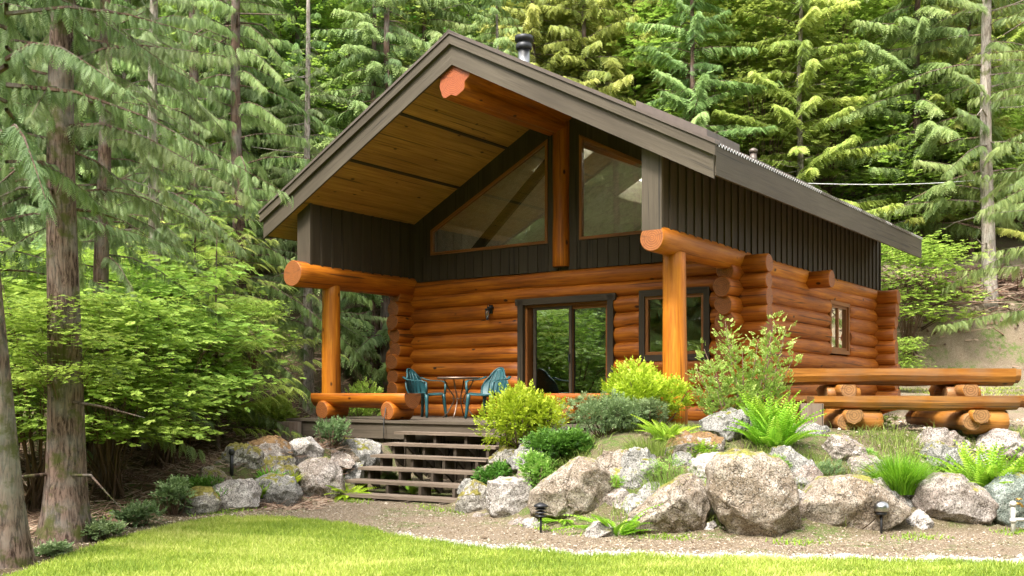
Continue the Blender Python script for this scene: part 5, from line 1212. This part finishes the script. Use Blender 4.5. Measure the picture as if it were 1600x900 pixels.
for ri, (d, sp_) in enumerate(rows):
    half = d * .56 + 2; n = int(2 * half / (sp_ * .48))
    for i in range(n):
        x = -half + 2 * half * (i + .5) / n + r.uniform(-.9, .9); y = d + r.uniform(-1.6, 1.6); px = 800 + FPX * x / y
        hx_, hy_ = house_xy(x, y)
        if -2.6 < hx_ < 8.8 and hy_ < 11.8: continue
        if y < 27 and x > 5.5: continue
        reg, lab = region(px); ck = int(r.integers(0, 2)) if px < 780 else int(r.choice([0, 1, 2, 3, 2, 3])); ck = int(r.integers(0, 4)) if ri > 3 else ck
        s = r.uniform(.85, 1.15) * (1 + .04 * ri)
        cm = None
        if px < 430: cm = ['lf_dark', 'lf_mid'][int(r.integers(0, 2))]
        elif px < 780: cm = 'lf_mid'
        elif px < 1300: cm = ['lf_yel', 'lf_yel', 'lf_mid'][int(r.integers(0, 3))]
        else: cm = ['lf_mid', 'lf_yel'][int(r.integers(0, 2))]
        rowname = ['in the first row', 'in the second row', 'in the third row', 'in the fourth row', 'in the fifth row', 'in the sixth row', 'in the farthest row'][ri]
        s *= [.80, .86, .94, 1.05, 1.15, 1.25, 1.35][ri]
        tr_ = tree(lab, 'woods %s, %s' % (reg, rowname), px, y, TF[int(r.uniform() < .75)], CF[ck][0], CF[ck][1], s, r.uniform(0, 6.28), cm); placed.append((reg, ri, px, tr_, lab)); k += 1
label_rows(placed)
# understory: layered broad-leaved bushes and saplings
def layered(name, m_, w_, h_, n_br, leaf, seed, tm=TW5, per=26):
    r = np.random.default_rng(seed); B = []; D = []; T = []; mb = MB()
    for i in range(n_br):
        a = r.uniform(0, 6.28); z = h_ * r.uniform(.30, 1); rr = w_ / 2 * math.sqrt(r.uniform(.15, 1)) * (1.05 - .45 * z / h_); tip = np.array([math.cos(a) * rr, math.sin(a) * rr, z]); b0 = np.array([math.cos(a) * .15, math.sin(a) * .15, z * .35])
        if i % 4 == 0: mb.tube([(r.normal(0, .12), r.normal(0, .12), -.05), tuple(b0 * [1, 1, .8]), tuple((b0 + tip) / 2 + [0, 0, .08 * h_]), tuple(tip)], 0, 5, rad=[.018, .014, .008, .003])
        bt = r.normal(0, .1); q = r.uniform(.25, .5)
        for k in range(per):
            o = r.normal(0, 1, 3) * np.array([.26, .26, .045]) * (w_ / 3 + .3); B.append(tip + o); an = a + r.normal(0, .9); D.append((math.cos(an), math.sin(an), r.uniform(-.35, .15))); T.append(q + .15 + bt + r.normal(0, .10))
    B = np.array(B); V, F, TT = stamp(tm, B, np.array(D), np.array([0, 0, 1]) + r.normal(0, .22, (len(B), 3)), leaf * r.uniform(.7, 1.25, len(B)), np.clip(T, 0, 1))
    return fastmesh(name, V, F, m_, TT, False, link=False), mb
LB = []
for sd_ in (1, 2, 3):
    me, mb = layered('foliage', 'lf_maple', 3.0, 2.9, 100, .20, sd_); LB.append((me, limbs_mesh('stems', mb, 'stem')))
SAP = [crown('lf_yel', 'bark_red', H=3.2, z0=.25, Rm=1.5, nbr=38, tmpl=FR_FINE, sp=.12, sl=.34, droop=.25, seed=41, hang=14, side=58, jit=.2)]
ST = trunk_mesh('trunk', 3.3, .035, .008, 'bark_red', (0, 0), 8, .2, 0, 9)
def bush(px, d, k, s, label, rz, group=None, cm=None, dz=0):
    x = (px - 800) / FPX * d; t = thing('understory_bush', label, 'bush', (x, d, gz(x, d) + dz), rz, group); t.scale = (s, s, s)
    put_mesh('foliage', LB[k][0], t, cm); put_mesh('stems', LB[k][1], t)
bl = [(60, 12.2, 0, .95, 'bright leafy bush between the two left trunks'), (170, 12.6, 1, .85, 'leafy bush crossing in front of the shadowed hollow right of the thick trunk'), (255, 14.8, 2, 1.0, 'broad leafy bush over the brown twig slope'), (285, 16.2, 0, .75, 'leafy bush below the slender saplings left of the deck'),
      (395, 17.2, 1, .40, 'lower leafy bush just left of the timber stump post'), (130, 15.5, 2, 1.1, 'tall leafy bush behind the thick trunk'), (235, 19.0, 1, 1.2, 'tall leafy bush behind the pale-trunked cedar'), (10, 15.2, 1, 1.2, 'leafy bush at the left edge behind the leaning trunk'), (215, 17.5, 0, 1.15, 'leafy bush in the back of the left undergrowth'), (100, 9.9, 2, .42, 'small leafy branch cluster hanging before the thick trunk')]
for i, (px, d, kk, s, lab) in enumerate(bl):
    bush(px, d, kk, s, lab, i * 1.7, dz=(1.15 if s < .5 else 0))
for i, (px, d, s, lab) in enumerate([(340, 16.0, 1.05, 'light green hemlock sapling left of the slender pale trunk'), (372, 19.5, 1.35, 'yellow-green sapling nearest the brown slope left of the deck'), (300, 17.5, 1.35, 'taller light green sapling in the middle of the left undergrowth'), (255, 19.5, 1.6, 'feathery yellow sapling behind the pale-trunked cedar')]):
    tree(lab, None, px, d, ST, SAP[0][0], SAP[0][1], s, i * 2.0, 'lf_yel' if i % 2 else 'lf_maple', name='sapling_tree')
shrub(330, 470, 628, 690, 'lf_maple', .12, 1500, 'leafy_shrub', 'low bright green undergrowth left of the timber stump post', seed=41, d=17.6, tm=TW5, flat=.5, depth=.6)
for i, (px, d, kk, s, lab) in enumerate([(1420, 26.8, 0, 1.1, 'leafy bush right beside the back corner of the cabin'), (1458, 30.0, 1, 1.2, 'leafy bush on the bank between cabin and pale trunk'), (1500, 31.5, 2, .95, 'low leafy bush at the foot of the pale right trunk'), (1440, 31, 2, 1.7, 'tall leafy bush above the bank behind the cabin corner'), (1590, 32.5, 0, 1.2, 'leafy bush right of the pale trunk on the bank'), (1400, 24.5, 1, .45, 'small pale bush growing against the back corner of the cabin'), (1530, 32, 1, 1.6, 'tall leafy bush behind the pale right trunk'), (1475, 35.0, 0, 1.9, 'light green bush high on the right slope')]):
    bush(px, d, kk, s, lab, i * 1.3)
me, mb = layered('foliage', 'lf_maple', 4.6, 8.5, 170, .30, 21, per=30); BT = [(me, limbs_mesh('stems', mb, 'stem'))]
me, mb = layered('foliage', 'lf_maple', 4.0, 7.5, 150, .28, 22, per=30); BT.append((me, limbs_mesh('stems', mb, 'stem')))
bt_ = [(872, 33, 'light leafy tree rising just right of the chimney'), (1000, 35, 'light leafy tree above the middle of the right roof slope'), (1095, 32, 'light yellow-green leafy tree above the skylight'), (1190, 31, 'leafy tree behind the lower right roof slope'), (1290, 33, 'leafy tree above the roof tip, left of the bank'), (1370, 36, 'pale leafy tree deep in the right woods'), (1440, 40, 'leafy tree high above the bank'), (1130, 42, 'leafy tree high up the slope behind the skylight'), (950, 46, 'leafy tree near the top edge right of the chimney'), (560, 30, 'light leafy tree above the left roof slope'), (640, 38, 'light leafy tree left of the roof peak near the top'), (440, 27, 'light leafy tree left of the lower left roof slope'), (1250, 47, 'leafy tree near the top edge at right'), (1520, 42, 'leafy tree near the upper right corner')]
for i, (px, d, lab) in enumerate(bt_):
    x = (px - 800) / FPX * d; t = thing('leafy_tree', lab, 'tree', (x, d, gz(x, d)), i * 1.1); t.scale = (1.1, 1.1, 1.15)
    put_mesh('crown', BT[i % 2][0], t, 'lf_maple' if i % 3 else 'lf_yel'); put_mesh('trunk', BT[i % 2][1], t)
# more bushes low on the slope behind, filling the shade under the crowns
for i in range(56):
    d = r.uniform(24, 58); px = r.uniform(380, 1300) if i % 2 else r.uniform(-60, 1700); x = (px - 800) / FPX * d; hx_, hy_ = house_xy(x, d)
    if (-2 < hx_ < 9 and hy_ < 11) or (d < 27 and x > 4) or (x > 8 and d < 30.5): continue
    bush(px, d, i % 3, r.uniform(1.0, 1.7), 'undergrowth bush', r.uniform(0, 6), 'bushes under the slope conifers', 'lf_maple' if i % 3 else 'lf_deep')
fb = [o for o in col.objects if o.get('label') == 'undergrowth bush']; fb.sort(key=lambda o: o.location.x / o.location.y)
NUM = 'first second third fourth fifth sixth seventh eighth ninth tenth eleventh twelfth thirteenth fourteenth fifteenth sixteenth seventeenth eighteenth nineteenth twentieth'.split(); NUM += ['twenty-' + q_ for q_ in NUM[:9]] + ['thirtieth'] + ['thirty-' + q_ for q_ in NUM[:9]] + ['last'] * 30
for i_, o in enumerate(fb):
    h_ = i_ < len(fb) / 2; o['label'] = 'leafy bush beneath the slope conifers, %s counting from the %s' % (NUM[min(i_ if h_ else len(fb) - 1 - i_, 58)], 'left' if h_ else 'right')
# woods across the lawn, seen mirrored in the cabin windows
r = np.random.default_rng(5); Vs = []; Fs = []; Ts = []; off = 0
src = CF[1][0]; co = np.zeros(len(src.vertices) * 3, dtype=np.float32); src.vertices.foreach_get('co', co); co = co.reshape(-1, 3)
fi = np.zeros(len(src.loops), dtype=np.int32); src.loops.foreach_get('vertex_index', fi); fi = fi.reshape(-1, 4); ti = np.zeros(len(src.vertices), dtype=np.float32); src.attributes['tint'].data.foreach_get('value', ti)
for k in range(60):
    a = R(143 + 222 * (k + .5) / 60); dd = r.uniform(17, 30); s = r.uniform(1.2, 1.6); q = r.uniform(0, 6.28)
    c, sn = math.cos(q), math.sin(q); v = co * s; v = np.stack([v[:, 0] * c - v[:, 1] * sn + math.cos(a) * dd, v[:, 0] * sn + v[:, 1] * c + math.sin(a) * dd * .95, v[:, 2]], -1)
    Vs.append(v); Fs.append(fi[::1] + off); Ts.append(ti); off += len(v)
wd = fastmesh('woods', np.concatenate(Vs), np.concatenate(Fs), 'lf_mid', np.concatenate(Ts), False); tag(wd, 'belt of green woods across the lawn behind the viewer, mirrored in the windows', 'woods', kind='stuff')
